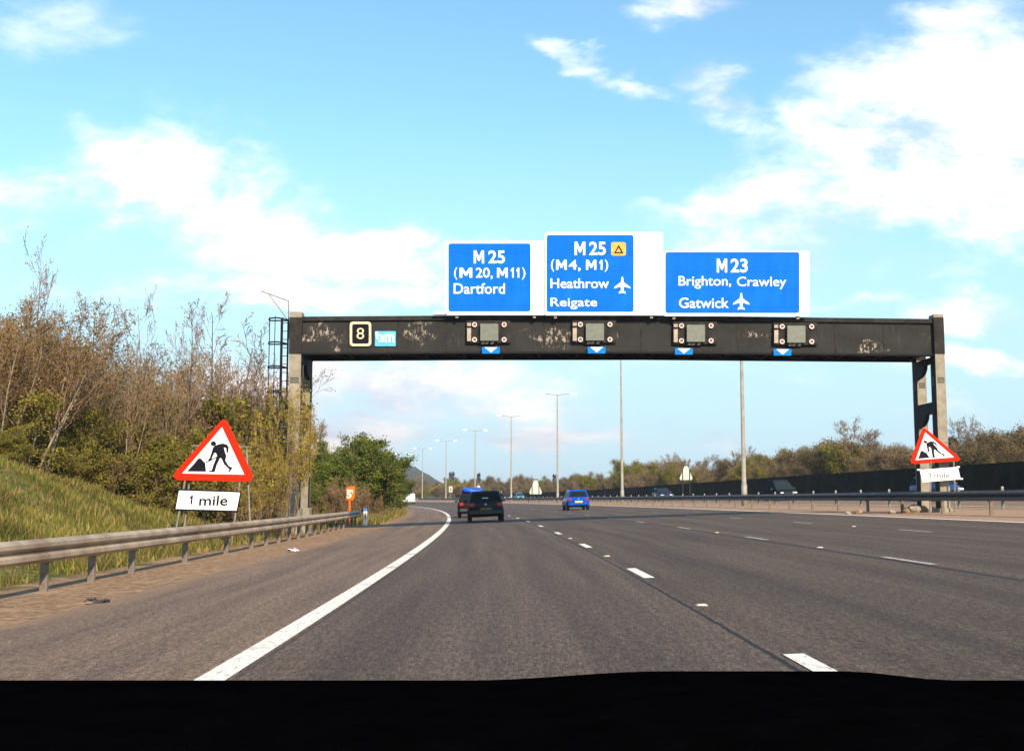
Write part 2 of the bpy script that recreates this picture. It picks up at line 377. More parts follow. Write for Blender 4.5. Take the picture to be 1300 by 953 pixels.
# markings
m, g, b = newmat('road_paint'); uvn = g.n('ShaderNodeUVMap', uv_map='road')
n_ = g.noise(g.scale(uvn.outputs[0], (1, .3, 1)), 22, 6, .75)
cc = g.mix(g.rng(n_, .36, .5), (.42,.33,.25), (.80,.74,.64)); n3 = g.noise(uvn.outputs[0], 1.3, 4, .7)
cc = g.mix(g.rng(n3, .58, .7, 0, .8), cc, (.30,.22,.16))
g.put(b.inputs['Base Color'], cc); b.inputs['Roughness'].default_value = .7; M['paint'] = m
strip('edge_line', [-1.88, -1.68], YS, .018, M['paint'], parent=road)
strip('edge_line', [12.6, 12.8], YS, .018, M['paint'], parent=road)
M['paintf'] = mat('worn_road_paint', (.42,.38,.32), .8, 0, .3, 9)
def dashes(name, n, start, parent, count=60, ln=2.0, wd=.13, per=9.05, m=None):
    vs, fs, uv = [], [], []
    for k in range(count):
        y0 = start+k*per; b0 = len(vs)
        for Y in (y0, y0+ln):
            for q in (n-wd/2, n+wd/2): p = road_pt(q, Y, .018); vs.append(tuple(p)); uv.append((q, Y))
        fs.append((b0, b0+1, b0+3, b0+2))
    me = bpy.data.meshes.new(name); me.from_pydata(vs, [], fs); ul = me.uv_layers.new(name='road')
    li = np.empty(len(me.loops), dtype=np.int32); me.loops.foreach_get('vertex_index', li)
    ul.data.foreach_set('uv', np.array(uv)[li].astype(np.float32).ravel()); me.materials.append(m or M['paint'])
    o = bpy.data.objects.new(name, me); C.objects.link(o); o.parent = parent
dashes('lane_line', 1.746, 5.35, road); dashes('lane_line', 5.40, 5.9, road, wd=.10, m=M['paintf']); dashes('lane_line', 9.07, 6.8, road, wd=.10, m=M['paintf'])
strip('edge_line', [20.2, 20.4], YS, .018, M['paint'], parent=road2)
dashes('lane_line', 24.1, 5, road2); dashes('lane_line', 27.8, 5, road2); dashes('lane_line', 31.5, 5, road2)
# ------------------------------------------------------------ hill far off
def hill():
    pts = [(380,.2),(430,.5),(470,.8),(500,1.0),(520,.96),(540,.74),(560,.5),(580,.3),(600,.18),(640,.1),(700,0)]
    Yh = 1300; vs, fs = [], []
    nx = 70; ny = 14
    for j in range(ny):
        y = Yh + (j-5)*45
        for i in range(nx):
            px = 330+i*(400/(nx-1)); h = np.interp(px, [p[0] for p in pts], [p[1] for p in pts])
            x = (px-650)/1500*Yh
            z = 42*h*math.exp(-((y-Yh)/170)**2) + .9*random.random()*3*h - 2
            vs.append((x, y, z))
    for j in range(ny-1):
        for i in range(nx-1): fs.append((j*nx+i, j*nx+i+1, (j+1)*nx+i+1, (j+1)*nx+i))
    me = bpy.data.meshes.new('hill'); me.from_pydata(vs, [], fs); me.polygons.foreach_set('use_smooth', [True]*len(me.polygons))
    me.materials.append(mat('hill_woodland', (.055,.055,.036), .95, 0, .35, .06, 0, spec=.05)); o = bpy.data.objects.new('hill', me); C.objects.link(o); o['kind'] = 'structure'
hill()
# ------------------------------------------------------------ haze: one closed box of even, thin air
hzm = bpy.data.materials.new('thin_air_haze'); hzm.use_nodes = True; hzm.node_tree.nodes.clear(); gh = G(hzm.node_tree)
pv = gh.n('ShaderNodeVolumePrincipled'); pv.inputs['Density'].default_value = .0002; pv.inputs['Color'].default_value = (.80,.86,.96,1); pv.inputs['Anisotropy'].default_value = .1
oh = gh.n('ShaderNodeOutputMaterial'); hzm.node_tree.links.new(pv.outputs[0], oh.inputs['Volume'])
def haze_box():
    me = bpy.data.meshes.new('haze'); x, y0, y1, z0, z1 = 4300, -900, 5300, -12, 70
    me.from_pydata([(a, b, c) for c in (z0, z1) for b in (y0, y1) for a in (-x, x)], [], [(0,2,3,1),(4,5,7,6),(0,1,5,4),(2,6,7,3),(0,4,6,2),(1,3,7,5)])
    me.materials.append(hzm); o = bpy.data.objects.new('haze', me); C.objects.link(o); o['kind'] = 'stuff'; o['label'] = 'thin pale haze hanging over the whole motorway'
haze_box()
# ------------------------------------------------------------ sign gantry
GY = 42.0
gl = P(377, 640, GY); gan = empty('sign_gantry', (gl.x, GY, gz_(gl.x+dev(GY), GY)), 'black steel and tan concrete gantry spanning the whole carriageway', 'gantry')
GD = 2.15   # depth of the beam
m, g, b = newmat('beam_black_scuffed')
tc = g.n('ShaderNodeTexCoord'); v = g.scale(tc.outputs['Object'], (.55, 1, 1.1))
base = g.mix(g.rng(g.noise(g.scale(tc.outputs['Object'], (.6, 1, .8)), 1.4, 6, .6), .3, .7), (.022,.0215,.021), (.032,.030,.028))
patch = g.rng(g.noise(v, 1.1, 2, .5), .56, .64); torn = g.rng(g.noise(g.scale(tc.outputs['Object'], (1.3,1,.8)), 6, 6, .7), .50, .60)
base = g.mix(g.m('MULTIPLY', g.m('MULTIPLY', patch, torn), .75), base, (.42,.34,.26))
ln_ = g.m('MULTIPLY', g.rng(g.noise(g.scale(tc.outputs['Object'], (3,1,.4)), 3, 5, .7), .55, .75), .25)
base = g.mix(ln_, base, (.2,.15,.11))
g.put(b.inputs['Base Color'], base); b.inputs['Roughness'].default_value = .8; b.inputs['Specular IOR Level'].default_value = .12; M['beam'] = m
TOP = [(383,401.8),(600,400.2),(820,400.4),(1186,404.8)]; BOT = [(383,449.6),(600,448.3),(820,448),(1186,451.2)]
def ribbon(pa, pb, Y0, Y1, mi=0, mb=None):
    mb = mb or MB()
    for i in range(len(pa)-1):
        q = [P(*pa[i], Y0), P(*pa[i+1], Y0), P(*pb[i+1], Y0), P(*pb[i], Y0)]
        mb.prism(q, (0, Y1-Y0, 0), mi)
    return mb
def sh(pl, d): return [(x, y+d) for x, y in pl]
wb(ribbon(sh(TOP, 5.5), sh(BOT, -2.2), GY, GY+.14), 'front_web', M['beam'], gan)
wb(ribbon(TOP, sh(TOP, 5.4), GY-.09, GY+.3), 'top_flange', M['flange'], gan)
wb(ribbon(sh(BOT, -2.1), BOT, GY-.08, GY+.3), 'bottom_flange', M['blacksteel'], gan)
def lvl(pl, Yf, Yb, hh):   # points at the rear beam, same height as the front one
    return [Vector((P(x, y, Yf).x, Yb, P(x, y, Yf).z)) for x, y in pl]
def rear(pa, pb, Y0, th, name, m):
    A = lvl(pa, GY, Y0, 0); B = lvl(pb, GY, Y0, 0); mb = MB()
    for i in range(len(A)-1): mb.prism([A[i], A[i+1], B[i+1], B[i]], (0, th, 0))
    wb(mb, name, m, gan)
rear(TOP, BOT, GY+GD-.14, .14, 'rear_web', M['blacksteel'])
A = lvl(BOT, GY, GY, 0)
mb = MB()       # soffit lattice between the two beams

xs = np.linspace(A[0].x+.2, A[-1].x-.2, 17)
zb = lambda x: float(np.interp(x, [a.x for a in A], [a.z for a in A]))
for i in range(16):
    x0, x1 = xs[i], xs[i+1]
    a_, b_ = (GY+.2, GY+GD-.15)
    mb.tube([(x0, a_, zb(x0)+.09), (x1, b_, zb(x1)+.09)], .05, 5)
    mb.tube([(x1, a_, zb(x1)+.10), (x1, b_, zb(x1)+.10)], .05, 5)
wb(mb, 'lattice', M['flange'], gan)
mb = MB()
for i in range(3): mb.prism([A[i]+Vector((0,.16,.3)), A[i+1]+Vector((0,.16,.3)), A[i+1]+Vector((0,.16,.33)), A[i]+Vector((0,.16,.33))], (0, GD-.32, 0))
wb(mb, 'walkway', M['blacksteel'], gan)
def column(px0, px1, Y0, topy, name='column', gap=0):
    a = P(px0, 430, GY); c_ = P(px1, 430, GY); zt = P(px0, topy, GY).z; zg = -.35
    z1 = P(px0, 403.5, GY).z; z2 = P(px0, 450, GY).z
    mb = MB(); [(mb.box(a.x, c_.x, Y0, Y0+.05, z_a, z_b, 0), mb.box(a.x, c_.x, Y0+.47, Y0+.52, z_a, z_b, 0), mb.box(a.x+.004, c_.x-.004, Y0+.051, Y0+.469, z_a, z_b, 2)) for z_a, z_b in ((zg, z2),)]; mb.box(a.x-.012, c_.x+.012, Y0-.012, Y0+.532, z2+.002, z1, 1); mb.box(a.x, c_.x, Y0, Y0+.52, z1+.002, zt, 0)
    o = wb(mb, name, [M['concrete'], M['flange'], M['blacksteel']], gan)  # side faces near-black: dark steel with their shade put into the colour
    sb = MB()
    zc_ = P(px0, 483, GY).z
    for k in (-.075, .0, .075): sb.box(a.x+.05, c_.x-.05, Y0-.012, Y0+.01, zc_+k-.02, zc_+k+.02)
    for s in (a.x-.03, c_.x+.002): sb.box(s, s+.028, Y0+.1, Y0+.4, zc_-.2, zc_+.14)
    s_ = sb.build('fixing_slots', M['slot'], None); world_child(s_, gan); s_.parent = o; 
    bb = MB().box(a.x-.06, c_.x+.06, Y0-.06, Y0+.58, zg, P(px0, 645, GY).z)
    k = wb(bb, 'footing', M['concrete'], gan, bevel=.02); return a.x, c_.x
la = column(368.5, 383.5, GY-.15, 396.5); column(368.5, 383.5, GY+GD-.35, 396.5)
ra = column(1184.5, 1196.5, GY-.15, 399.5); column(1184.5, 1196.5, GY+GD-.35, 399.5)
for (x0, x1) in ((la[1]-.11, la[1]+.03), (ra[0]-.03, ra[0]+.11)):     # haunched plates tying the front and rear columns together
    for ztop, h in ((P(1190, 452.5, GY).z, .22), (P(1190, 509.5, GY).z, .42)):
        prof = [(GY-.06, ztop), (GY+GD-.10, ztop), (GY+GD-.10, ztop-h-.45), (GY+GD-.352, ztop-h-.45)]
        for k in range(7):
            t = k/6*math.pi/2; prof.append((GY+GD-.352-.05-.8*math.sin(t), ztop-h-.42+.42*(1-math.cos(t))))
        prof += [(GY-.06, ztop-h)]
        mb = MB(); mb.prism([(x0, y, z) for y, z in prof], (x1-x0, 0, 0)); wb(mb, 'tie_plate', M['blacksteel'], gan)
for k in range(1, 13):      # cover straps over the joints of the fascia sheets
    px = 383+(1183-383)*k/13; t0 = P(px, float(np.interp(px, [q[0] for q in TOP], [q[1] for q in TOP]))+5.5, GY); t1 = P(px, float(np.interp(px, [q[0] for q in BOT], [q[1] for q in BOT]))-2.2, GY)
    wb(MB().box(t0.x-.03, t0.x+.03, GY-.012, GY-.001, t1.z, t0.z), 'joint_strap', M['flange'], gan)
# little walkway brackets under the signs
for pa, pb, py in ((551,568,396.5),(672,692,396),(786,803,395),(921,938,397)):
    a = P(pa, py, GY); c_ = P(pb, py, GY); mb = MB().box(a.x, c_.x, GY-.3, GY-.1, P(pa, 400.6, GY).z, a.z); wb(mb, 'sign_bracket', M['grime'], gan)
# caged ladder at the left end
lad = MB(); hoop = MB()
Yl = GY+.1
xr = P(365.5, 430, Yl).x; xl = P(357, 430, Yl).x
zt = P(360, 405, Yl).z; zb_ = P(360, 600, Yl).z
for x in (xr, xl): lad.tube([(x, Yl, zb_-1), (x, Yl, zt)], .035, 6)
z = zb_-.9
while z < zt: lad.tube([(xl, Yl, z), (xr, Yl, z)], .014, 5); z += .3
for py in (407, 437, 467, 498, 528):
    zc_ = P(350, py, Yl).z; pts = []
    for k in range(13):
        t = math.pi*k/12; pts.append(((xr+P(342, 430, Yl).x)/2+(xr-P(342, 430, Yl).x)/2*math.cos(t), Yl-.7*math.sin(t), zc_))
    hoop.tube(pts, .028, 5)
    hoop.tube([(P(342, 430, Yl).x, Yl, zc_), (xr, Yl, zc_)], .028, 5)
for k in (3, 6, 9, 12):
    t = math.pi*k/12; x = (xr+P(342, 430, Yl).x)/2+(xr-P(342, 430, Yl).x)/2*math.cos(t); hoop.tube([(x, Yl-.7*math.sin(t), P(350, 540, Yl).z), (x, Yl-.7*math.sin(t), zt)], .016, 5)
lo = wb(lad, 'ladder', M['blacksteel'], gan); ho = wb(hoop, 'safety_cage', M['blacksteel'], gan)
mb = MB(); pp = lambda x, y: P(x, y, Yl)
mb.tube([pp(366.5,430), pp(366.5,382), pp(331.5,369.5)], .026, 6); mb.tube([pp(364.5,405), pp(341,373.3)], .022, 6)
wb(mb, 'davit', M['steel'], gan)
# ------------------------------------------------------------ direction signs
def rr(x0, y0, x1, y1, r, n=4):
    pts = []
    for cx, cy, a0 in ((x1-r, y0+r, -90), (x1-r, y1-r, 0), (x0+r, y1-r, 90), (x0+r, y0+r, 180)):
        for k in range(n+1): t = R(a0+90*k/n); pts.append((cx+r*math.cos(t), cy+r*math.sin(t)))
    return pts
def flat(parent, name, poly, Y, th, m, z=0):
    mb = MB(); mb.prism([P(x, y, Y) for x, y in poly], (0, th, 0)); return wb(mb, name, m, parent)
def lettering(parent, txt, x0, x1, ybase, ytop, Y, m=None, off=.02, name='lettering', sp=1.0, th=.012, slant=0):
    a = P(x0, ybase, Y); r_ = P(x1, ybase, Y)-a; u_ = P(x0+slant, ytop, Y)-a
    return text_mesh(name, txt, m or M['white'], 0, 0, None, parent, thick=th, off=off, spacing=sp, basis=(a, r_, u_))
GLY = {'M': [(0,0),(0,1),(.24,1),(.5,.5),(.76,1),(1,1),(1,0),(.79,0),(.79,.64),(.57,.2),(.43,.2),(.21,.64),(.21,0)],
       '1': [(.38,0),(.38,.72),(.0,.60),(0,.78),(.45,1),(.82,1),(.82,0)]}
def glyph(parent, ch, x0, x1, yb, yt, Y, m=None, slant=0, th=.012):
    a = P(x0, yb, Y); r_ = P(x1, yb, Y)-a; u_ = P(x0+slant, yt, Y)-a
    mb = MB(); mb.prism([a+r_*x+u_*z for x, z in GLY[ch]], (0, -th, 0)); return wb(mb, 'lettering', m or M['white'], parent)
def put_text(parent, items, Y, m=None, slant=0):
    for t, x0, x1, yb, yt, of in items:
        if t in GLY: glyph(parent, t, x0, x1, yb, yt, Y, m, slant)
        else: lettering(parent, t, x0, x1, yb, yt, Y, m=m, off=of, slant=slant)
def plane_icon(parent, cx, cy, s, Y):
    h = [(0,-11),(1.1,-9.5),(1.6,-4),(10,2.2),(10.5,4.2),(2.0,1.6),(1.4,6.5),(4.3,9),(4.3,10.6),(0,9.6)]
    pts = h+[(-x, y) for x, y in h[::-1][1:-1]]
    return flat(parent, 'aircraft_symbol', [(cx+x*s, cy+y*s) for x, y in pts], Y, .012, M['white'])
YSG = GY-.35
def dsign(outer, inner, label, texts, rot=None):
    bx = P((outer[0]+outer[2])/2, outer[3], YSG)
    e = empty('direction_sign', tuple(bx), label, 'road sign', 'blue direction signs on top of the gantry')
    flat(e, 'backboard', rr(*outer, 3.5), YSG, .06, M['white'])
    flat(e, 'blue_panel', rr(*inner, 3), YSG-.012, .011, M['blue'])
    for t in texts: lettering(e, t[0], t[1], t[2], t[3], t[4], YSG-.0125, off=t[5] if len(t) > 5 else .016)
    for q in (outer[0]+14, outer[2]-14):
        p0 = P(q, outer[3], YSG); p1 = P(q, outer[1]+8, YSG); mb = MB().box(p0.x-.05, p0.x+.05, YSG+.062, YSG+.2, p0.z-.1, p1.z); wb(mb, 'support_post', M['steel'], e)
    return e
s1 = dsign((566,305.5,692.5,399.8), (569.3,309,673.6,395.2), 'leftmost blue gantry sign reading M25 (M20, M11) Dartford', [])
put_text(s1, (('M',601.5,614.5,334.5,318,0),('25',620,641,334.5,318,.02),('(',576.5,580.5,355,339.5,.0),('M',583.5,599.5,352.5,340,0),('20,',604,625.5,354.5,340,.008),('M',631,644.5,352.5,340,0),('1',648.5,653,352.5,340,0),('1',655.5,660,352.5,340,0),(')',662.5,667,355,339.5,0),('Dartford',576,641,373,359.5,.008)), YSG-.0125)
s2_ = dsign((691.2,294.8,841.5,400.2), (694,298.3,804.5,395.8), 'middle and tallest blue gantry sign reading M25 Heathrow Reigate with orange triangle symbol', [])
put_text(s2_, (('M',729.5,743,324,307,0),('25',748,769,324,307,.02),('(',699.5,703.5,345,329,0),('M',706,719.5,342.5,330,0),('4,',722,737,344.5,330,.008),('M',744,757,342.5,330,0),('1',761,765.5,342.5,330,0),(')',767.5,772,345,329.5,0),('Heathrow',699,773,366,353.5,.008),('Reigate',699,758,392.5,378,.006)), YSG-.0125)
plane_icon(s2_, 790, 362, 1.0, YSG-.0245)
flat(s2_, 'orange_patch', rr(776,307.5,794.5,324.5,2.5), YSG-.024, .011, M['orange'])
tri = [(785.5,310.5),(791.5,321.5),(779.5,321.5)]; tin = [(785.5,314),(788.8,320),(782.2,320)]
mb = MB()
for i in range(3):
    j = (i+1) % 3; mb.prism([P(*tri[i], YSG-.034), P(*tri[j], YSG-.034), P(*tin[j], YSG-.034), P(*tin[i], YSG-.034)], (0,.009,0))
wb(mb, 'triangle_symbol', M['black'], s2_)
s3 = dsign((842,318.5,1027.5,401.2), (844.8,320,1014.8,397.2), 'rightmost and widest blue gantry sign reading M23 Brighton, Crawley, Gatwick', [])
put_text(s3, (('M',910,923,346,328.5,0),('23',927.5,949,346,328.5,.02),('Brighton,',861.5,928,366.5,350.5,.006),('Crawley',935.5,998,367,351.5,.006),('Gatwick',862,925,391,378,.008)), YSG-.0125)
plane_icon(s3, 941, 382.5, 1.0, YSG-.0245)
# ------------------------------------------------------------ things on the beam
e = empty('gantry_number_sign', tuple(P(457.5, 439, GY-.06)), 'black plate with cream rounded outline and the number 8 on the gantry beam', 'number sign')
mb = MB(); o_ = rr(444,408.3,471.3,439.3,4,5); i_ = rr(447,411.3,468.3,436.3,2.5,5); n_ = len(o_)
for k in range(n_):
    j = (k+1) % n_; mb.prism([P(*o_[k], GY-.06), P(*o_[j], GY-.06), P(*i_[j], GY-.06), P(*i_[k], GY-.06)], (0,.02,0))
wb(mb, 'outline', M['cream'], e); flat(e, 'plate', rr(443,407.3,472.3,440.3,4), GY-.04, .035, M['black'])
lettering(e, '8', 452.8, 462.3, 430.3, 416.2, GY-.041, m=M['cream'], off=-.005)
e = empty('blue_gantry_plate', tuple(P(489, 439, GY-.06)), 'small pale blue plate with white lettering right of the number 8', 'plate')
flat(e, 'plate', rr(476,420.3,502.3,439.4,1), GY-.05, .045, M['skyblue'])
lettering(e, '3', 481, 487.6, 434.5, 424.5, GY-.051, off=.03); lettering(e, 'm', 488.6, 500.6, 434.5, 424, GY-.051, off=.03)
flat(e, 'white_bar', [(476.6,421),(479.6,421),(480.3,431),(478,430)], GY-.056, .006, M['white'])
gl_ = ['lane signal with grey panel and lamps below the Dartford sign, first from the left', 'lane signal with grey panel and red lamps below the Reigate sign', 'lane signal with grey panel and red lamps below the word Gatwick', 'rightmost lane signal with grey panel near the right end of the beam']
al_ = ['small blue arrow plate pointing down under the Dartford sign', 'small blue arrow plate pointing down under the word Reigate', 'small blue arrow plate pointing down under the word Gatwick', 'rightmost small blue arrow plate pointing down on the beam']
for idx, (cx, cy, ax0) in enumerate(((621,421.8,612),(755.2,421.6,746.2),(883.4,423.2,857),(1011,424.3,982.3))):
    e = empty('lane_signal', tuple(P(cx, cy+14, GY-.3)), gl_[idx], 'signal', 'lane signals on the gantry beam')
    Yb = GY-.12
    flat(e, 'backboard', [(cx-29, cy-15), (cx+27, cy-15), (cx+27, cy+13.5), (cx-29, cy+13.5)], Yb, .1, M['flange'])
    flat(e, 'grey_panel', rr(cx-11.3, cy-11, cx+11.6, cy+10.5, .8), Yb-.16, .15, M['panelgrey'])
    flat(e, 'end_bracket', [(cx-28, cy-5.5), (cx-23, cy-5.5), (cx-23, cy+11), (cx-28, cy+11)], Yb-.08, .07, M['tanmetal'])
    flat(e, 'end_bracket', [(cx-28, cy-12), (cx-23, cy-12), (cx-23, cy-8), (cx-28, cy-8)], Yb-.08, .07, M['tanmetal'])
    mb = MB()
    for q in (-9, -4, 3): mb.prism([P(cx+q, cy+12, Yb-.02), P(cx+q+4, cy+12, Yb-.02), P(cx+q+2.5, cy+14.5, Yb-.02), P(cx+q-1.5, cy+14.5, Yb-.02)], (0,.015,0))
    wb(mb, 'scuffs', M['tanmetal'], e)
    for lx in (-18.5, 19.0):
        for ly in (-9.5, 9.5):
            c_ = P(cx+lx, cy+ly, Yb)
            rim = MB(); pts_o = []; ro, ri = .085, .064; nseg = 14
            for k in range(nseg):
                t0, t1 = 2*math.pi*k/nseg, 2*math.pi*(k+1)/nseg
                q = [c_+Vector((ro*math.cos(t0), 0, ro*math.sin(t0))), c_+Vector((ro*math.cos(t1), 0, ro*math.sin(t1))), c_+Vector((ri*math.cos(t1), 0, ri*math.sin(t1))), c_+Vector((ri*math.cos(t0), 0, ri*math.sin(t0)))]
                rim.prism(q, (0, -.07, 0))
            lo_ = wb(rim, 'lamp_rim', M['white'], e)
            ln2 = MB(); ln2.prism([c_+Vector((ri*math.cos(2*math.pi*k/12), -.002, ri*math.sin(2*math.pi*k/12))) for k in range(12)], (0, -.03, 0))
            wb(ln2, 'lamp_lens', M['lampred'], e)
    x0 = ax0; e = empty('lane_arrow_plate', tuple(P(x0+11, 449, GY-.1)), al_[idx], 'arrow plate', 'blue lane arrow plates')
    y0 = cy+18.6
    flat(e, 'plate', rr(x0, y0, x0+22.5, y0+8.2, .6), GY-.17, .05, M['arrowblue'])
    flat(e, 'arrow', [(x0+3.2, y0+.4), (x0+19.3, y0+.4), (x0+11.2, y0+6.8)], GY-.183, .012, M['white'])
# ------------------------------------------------------------ road works signs
SC = 889/140.
def cp(x, y): return (200+x/SC, 520+y/SC)
TRO = [(505,95),(530,76),(560,92),(765,520),(768,552),(735,580),(160,566),(128,545),(132,515)]
TRI = [(520,140),(700,522),(200,512)]
HEAP = [(240,495),(290,442),(330,392),(350,391),(368,412),(386,430),(392,497)]
MAN = [(466,288),(500,276),(530,271),(560,280),(575,300),(571,345),(557,343),(556,308),(535,300),(546,345),(556,368),(548,410),(575,452),(606,468),(600,476),(583,500),(571,499),(581,478),(538,438),(518,392),(506,386),(478,446),(462,500),(412,500),(412,493),(438,488),(453,440),(482,372),(472,344),(456,350),(438,396),(422,416),(410,406),(424,384),(440,334),(448,304)]
HEADC = (452, 272, 22)
SHOV = [(482,376),(484,383),(392,428),(388,422)]
def works_sign(Y, mp, label, plate, text_px, textmat, border, base_n, tri_depth=.03):
    c0 = mp(cp(450, 560)); p0 = P(c0[0], c0[1], Y); gzz = gz_(p0.x+dev(Y), Y)
    e = empty('road_works_sign', (p0.x, Y, gzz), label, 'warning sign', 'triangular road works signs facing the traffic')
    F = lambda pl: [P(*mp(cp(*q)), Y) for q in pl]
    mb = MB(); mb.prism(F(TRO), (0, tri_depth, 0)); wb(mb, 'red_triangle', M['red'], e, bevel=.008)
    mb = MB(); mb.prism([v-Vector((0,.012,0)) for v in F(TRI)], (0,.011,0)); wb(mb, 'white_panel', M['white'], e)
    dy = Vector((0,.022,0)); mb = MB()
    for pl in (HEAP, MAN, SHOV): mb.prism([v-dy for v in F(pl)], (0,.009,0))
    mb.prism([v-dy for v in F([(HEADC[0]+HEADC[2]*math.cos(2*math.pi*k/12), HEADC[1]+HEADC[2]*.9*math.sin(2*math.pi*k/12)) for k in range(12)])], (0,.009,0))
    wb(mb, 'digging_man_symbol', M['black'], e)
    pl = [P(x, y, Y) for x, y in plate]; cen = sum(pl, Vector())/4
    if border:
        mb = MB(); mb.prism([v+(v-cen)*.0 for v in pl], (0,.03,0)); bo = wb(mb, 'plate_border', M['black'], e, bevel=.03)
        ins = [cen+(v-cen)*.955+Vector((0,-.012,0)) for v in pl]
        ins = [cen+Vector(((v.x-cen.x)*.962, -.012, (v.z-cen.z)*.85)) for v in pl]
    else: ins = [v-Vector((0,.012,0)) for v in pl]
    mb = MB(); mb.prism(ins, (0,.011 if border else .03,0)); wb(mb, 'distance_plate', M['white'], e, bevel=.004)
    put_text(e, text_px[0], Y-.0125, m=textmat, slant=text_px[1])
    return e, gzz
ident = lambda q: q
pl_ = [cp(*q) for q in ((165,636),(676,655),(646,826),(136,810))]
YL = 31.5
eL, zg = works_sign(YL, ident, 'large red triangle road works sign with 1 mile plate behind the left barrier', pl_, ((('1',240.2,244.6,639.6,628.6,0),('mile',252.6,288.6,641.4,628.6,.012)), 1.3), M['black'], True, -7)
eL.location.z = eL.location.z
def zframe(e, Y, posts, name='frame_post', r=.028):
    for (xa, ya, xb, yb, dy) in posts:
        a = P(xa, ya, Y); b2 = P(xb, yb, Y); a.y += .05+dy; b2.y += .05+dy; g0 = gz_(b2.x+dev(Y), Y)
        d = (b2-a); k = (a.z-(g0-.1))/(a.z-b2.z); foot = a+d*k
        mb = MB(); mb.tube([a, foot], r, 6); wb(mb, name, M['steel'], e)
zframe(eL, YL, [(236,600,223.5,668,0),(305,602,297,662,0),(311,566,314.5,640,.12)])
zframe(eL, YL, [(243,566,238,612,.12)], 'frame_post', .025)
zframe(eL, YL, [(248,640,252,662,.6)], 'rear_stay', .02)
mb = MB(); mb.tube([P(242,565.5,YL)+Vector((0,.06,0)), P(313,567,YL)+Vector((0,.06,0))], .02, 6); wb(mb, 'cross_bar', M['steel'], eL)
# right hand sign: same drawing, mapped onto its own three corners
A0 = np.array([[285,533,1],[220,608,1],[321,611,1]]); B0 = np.array([[1173.5,543.5],[1157.5,588.5],[1220.5,584.5]])
AF = np.linalg.solve(A0, B0)
def mpr(q): r = np.array([q[0], q[1], 1])@AF; return (float(r[0]), float(r[1]))
pr_ = [(1167.5,596.2),(1215.8,592.4),(1219.6,608.2),(1171,612)]
YR = 41.5
eR, zg = works_sign(YR, mpr, 'smaller red triangle road works sign with 1 mile plate before the right gantry leg', pr_, ((('1',1180,1182.4,606.4,600,0),('mile',1186.5,1206,606.2,599.6,.0)), -.6), mat('faded_lettering', (.10,.10,.10), .6), False, 15)
zframe(eR, YR, [(1182,585,1181,640,-.03),(1211,585,1213,640,-.03)])
mb = MB(); mb.tube([P(1167,561,YR)+Vector((0,.06,0)), P(1205,560,YR)+Vector((0,.06,0))], .02, 6); wb(mb, 'cross_bar', M['steel'], eR)
for (x, y) in ((1166,596),(1216,592.5),(1220,607.5)): c_ = P(x, y, YR); wb(MB().box(c_.x-.05, c_.x+.06, YR-.03, YR+.03, c_.z-.03, c_.z+.03), 'plate_clamp', M['grime'], eR)
# signs seen from behind, for the traffic coming the other way
def back_sign(cx, top, bot, wpx, Y, label, name='reversed_warning_sign'):
    p = P(cx, bot, Y); g0 = gz_(p.x+dev(Y), Y)
    e = empty(name, (p.x, Y, g0), label, 'warning sign', 'warning signs seen from behind')
    hw = wpx/2
    poly = [(cx-1.1, top), (cx+1.1, top), (cx+hw, bot-2.2), (cx+hw-1, bot), (cx-hw+1, bot), (cx-hw, bot-2.2)]
    mb = MB(); mb.prism([P(x, y, Y) for x, y in poly], (0,.05,0)); wb(mb, 'sign_plate', M['signgrey'], e)
    for s in (-.27, .27):
        a = P(cx+s*wpx, (top+bot)/2-abs(top-bot)*.2, Y); mb = MB(); mb.tube([(a.x, Y-.06, g0-.05), (a.x, Y-.06, a.z)], .06, 6); wb(mb, 'post', M['trim'], e)
    mb = MB(); s0 = P(cx-hw*.45, top+.8, Y); s1_ = P(cx+hw*.45, top+.8, Y); mb.box(s0.x, s1_.x, Y-.1, Y-.01, s0.z-.06, s0.z+.06)
    wb(mb, 'top_rail', M['trim'], e)
    return e
back_sign(680, 607.5, 627, 16, 176, 'pale triangular sign seen from behind, between two lamp columns left of the blue hatchback')
back_sign(871, 589.5, 609, 16.5, 161, 'pale triangular sign seen from behind, high against the trees above the dark fence')
back_sign(607.5, 614.8, 627, 9, 262, 'tiny pale triangular sign seen from behind, just above the blue roof load')
back_sign(516, 621, 631, 8, 262, 'tiny pale triangular sign seen from behind, beside the white van')
p = P(572, 624, 310); e = empty('reversed_rectangular_sign', (p.x, 310, gz_(p.x+dev(310), 310)), 'tiny pale rectangular sign with a dark bar below the far trees', 'sign')
flat(e, 'sign_plate', rr(570,617,574.5,624.5,.4), 310, .06, M['signgrey']); flat(e, 'dark_bar', [(571.7,619),(572.9,619),(572.9,623),(571.7,623)], 309.95, .04, M['slot'])
mb = MB(); mb.tube([(p.x, 310.1, gz_(p.x+dev(310), 310)), (p.x, 310.1, p.z)], .06, 6); wb(mb, 'post', M['steel'], e)
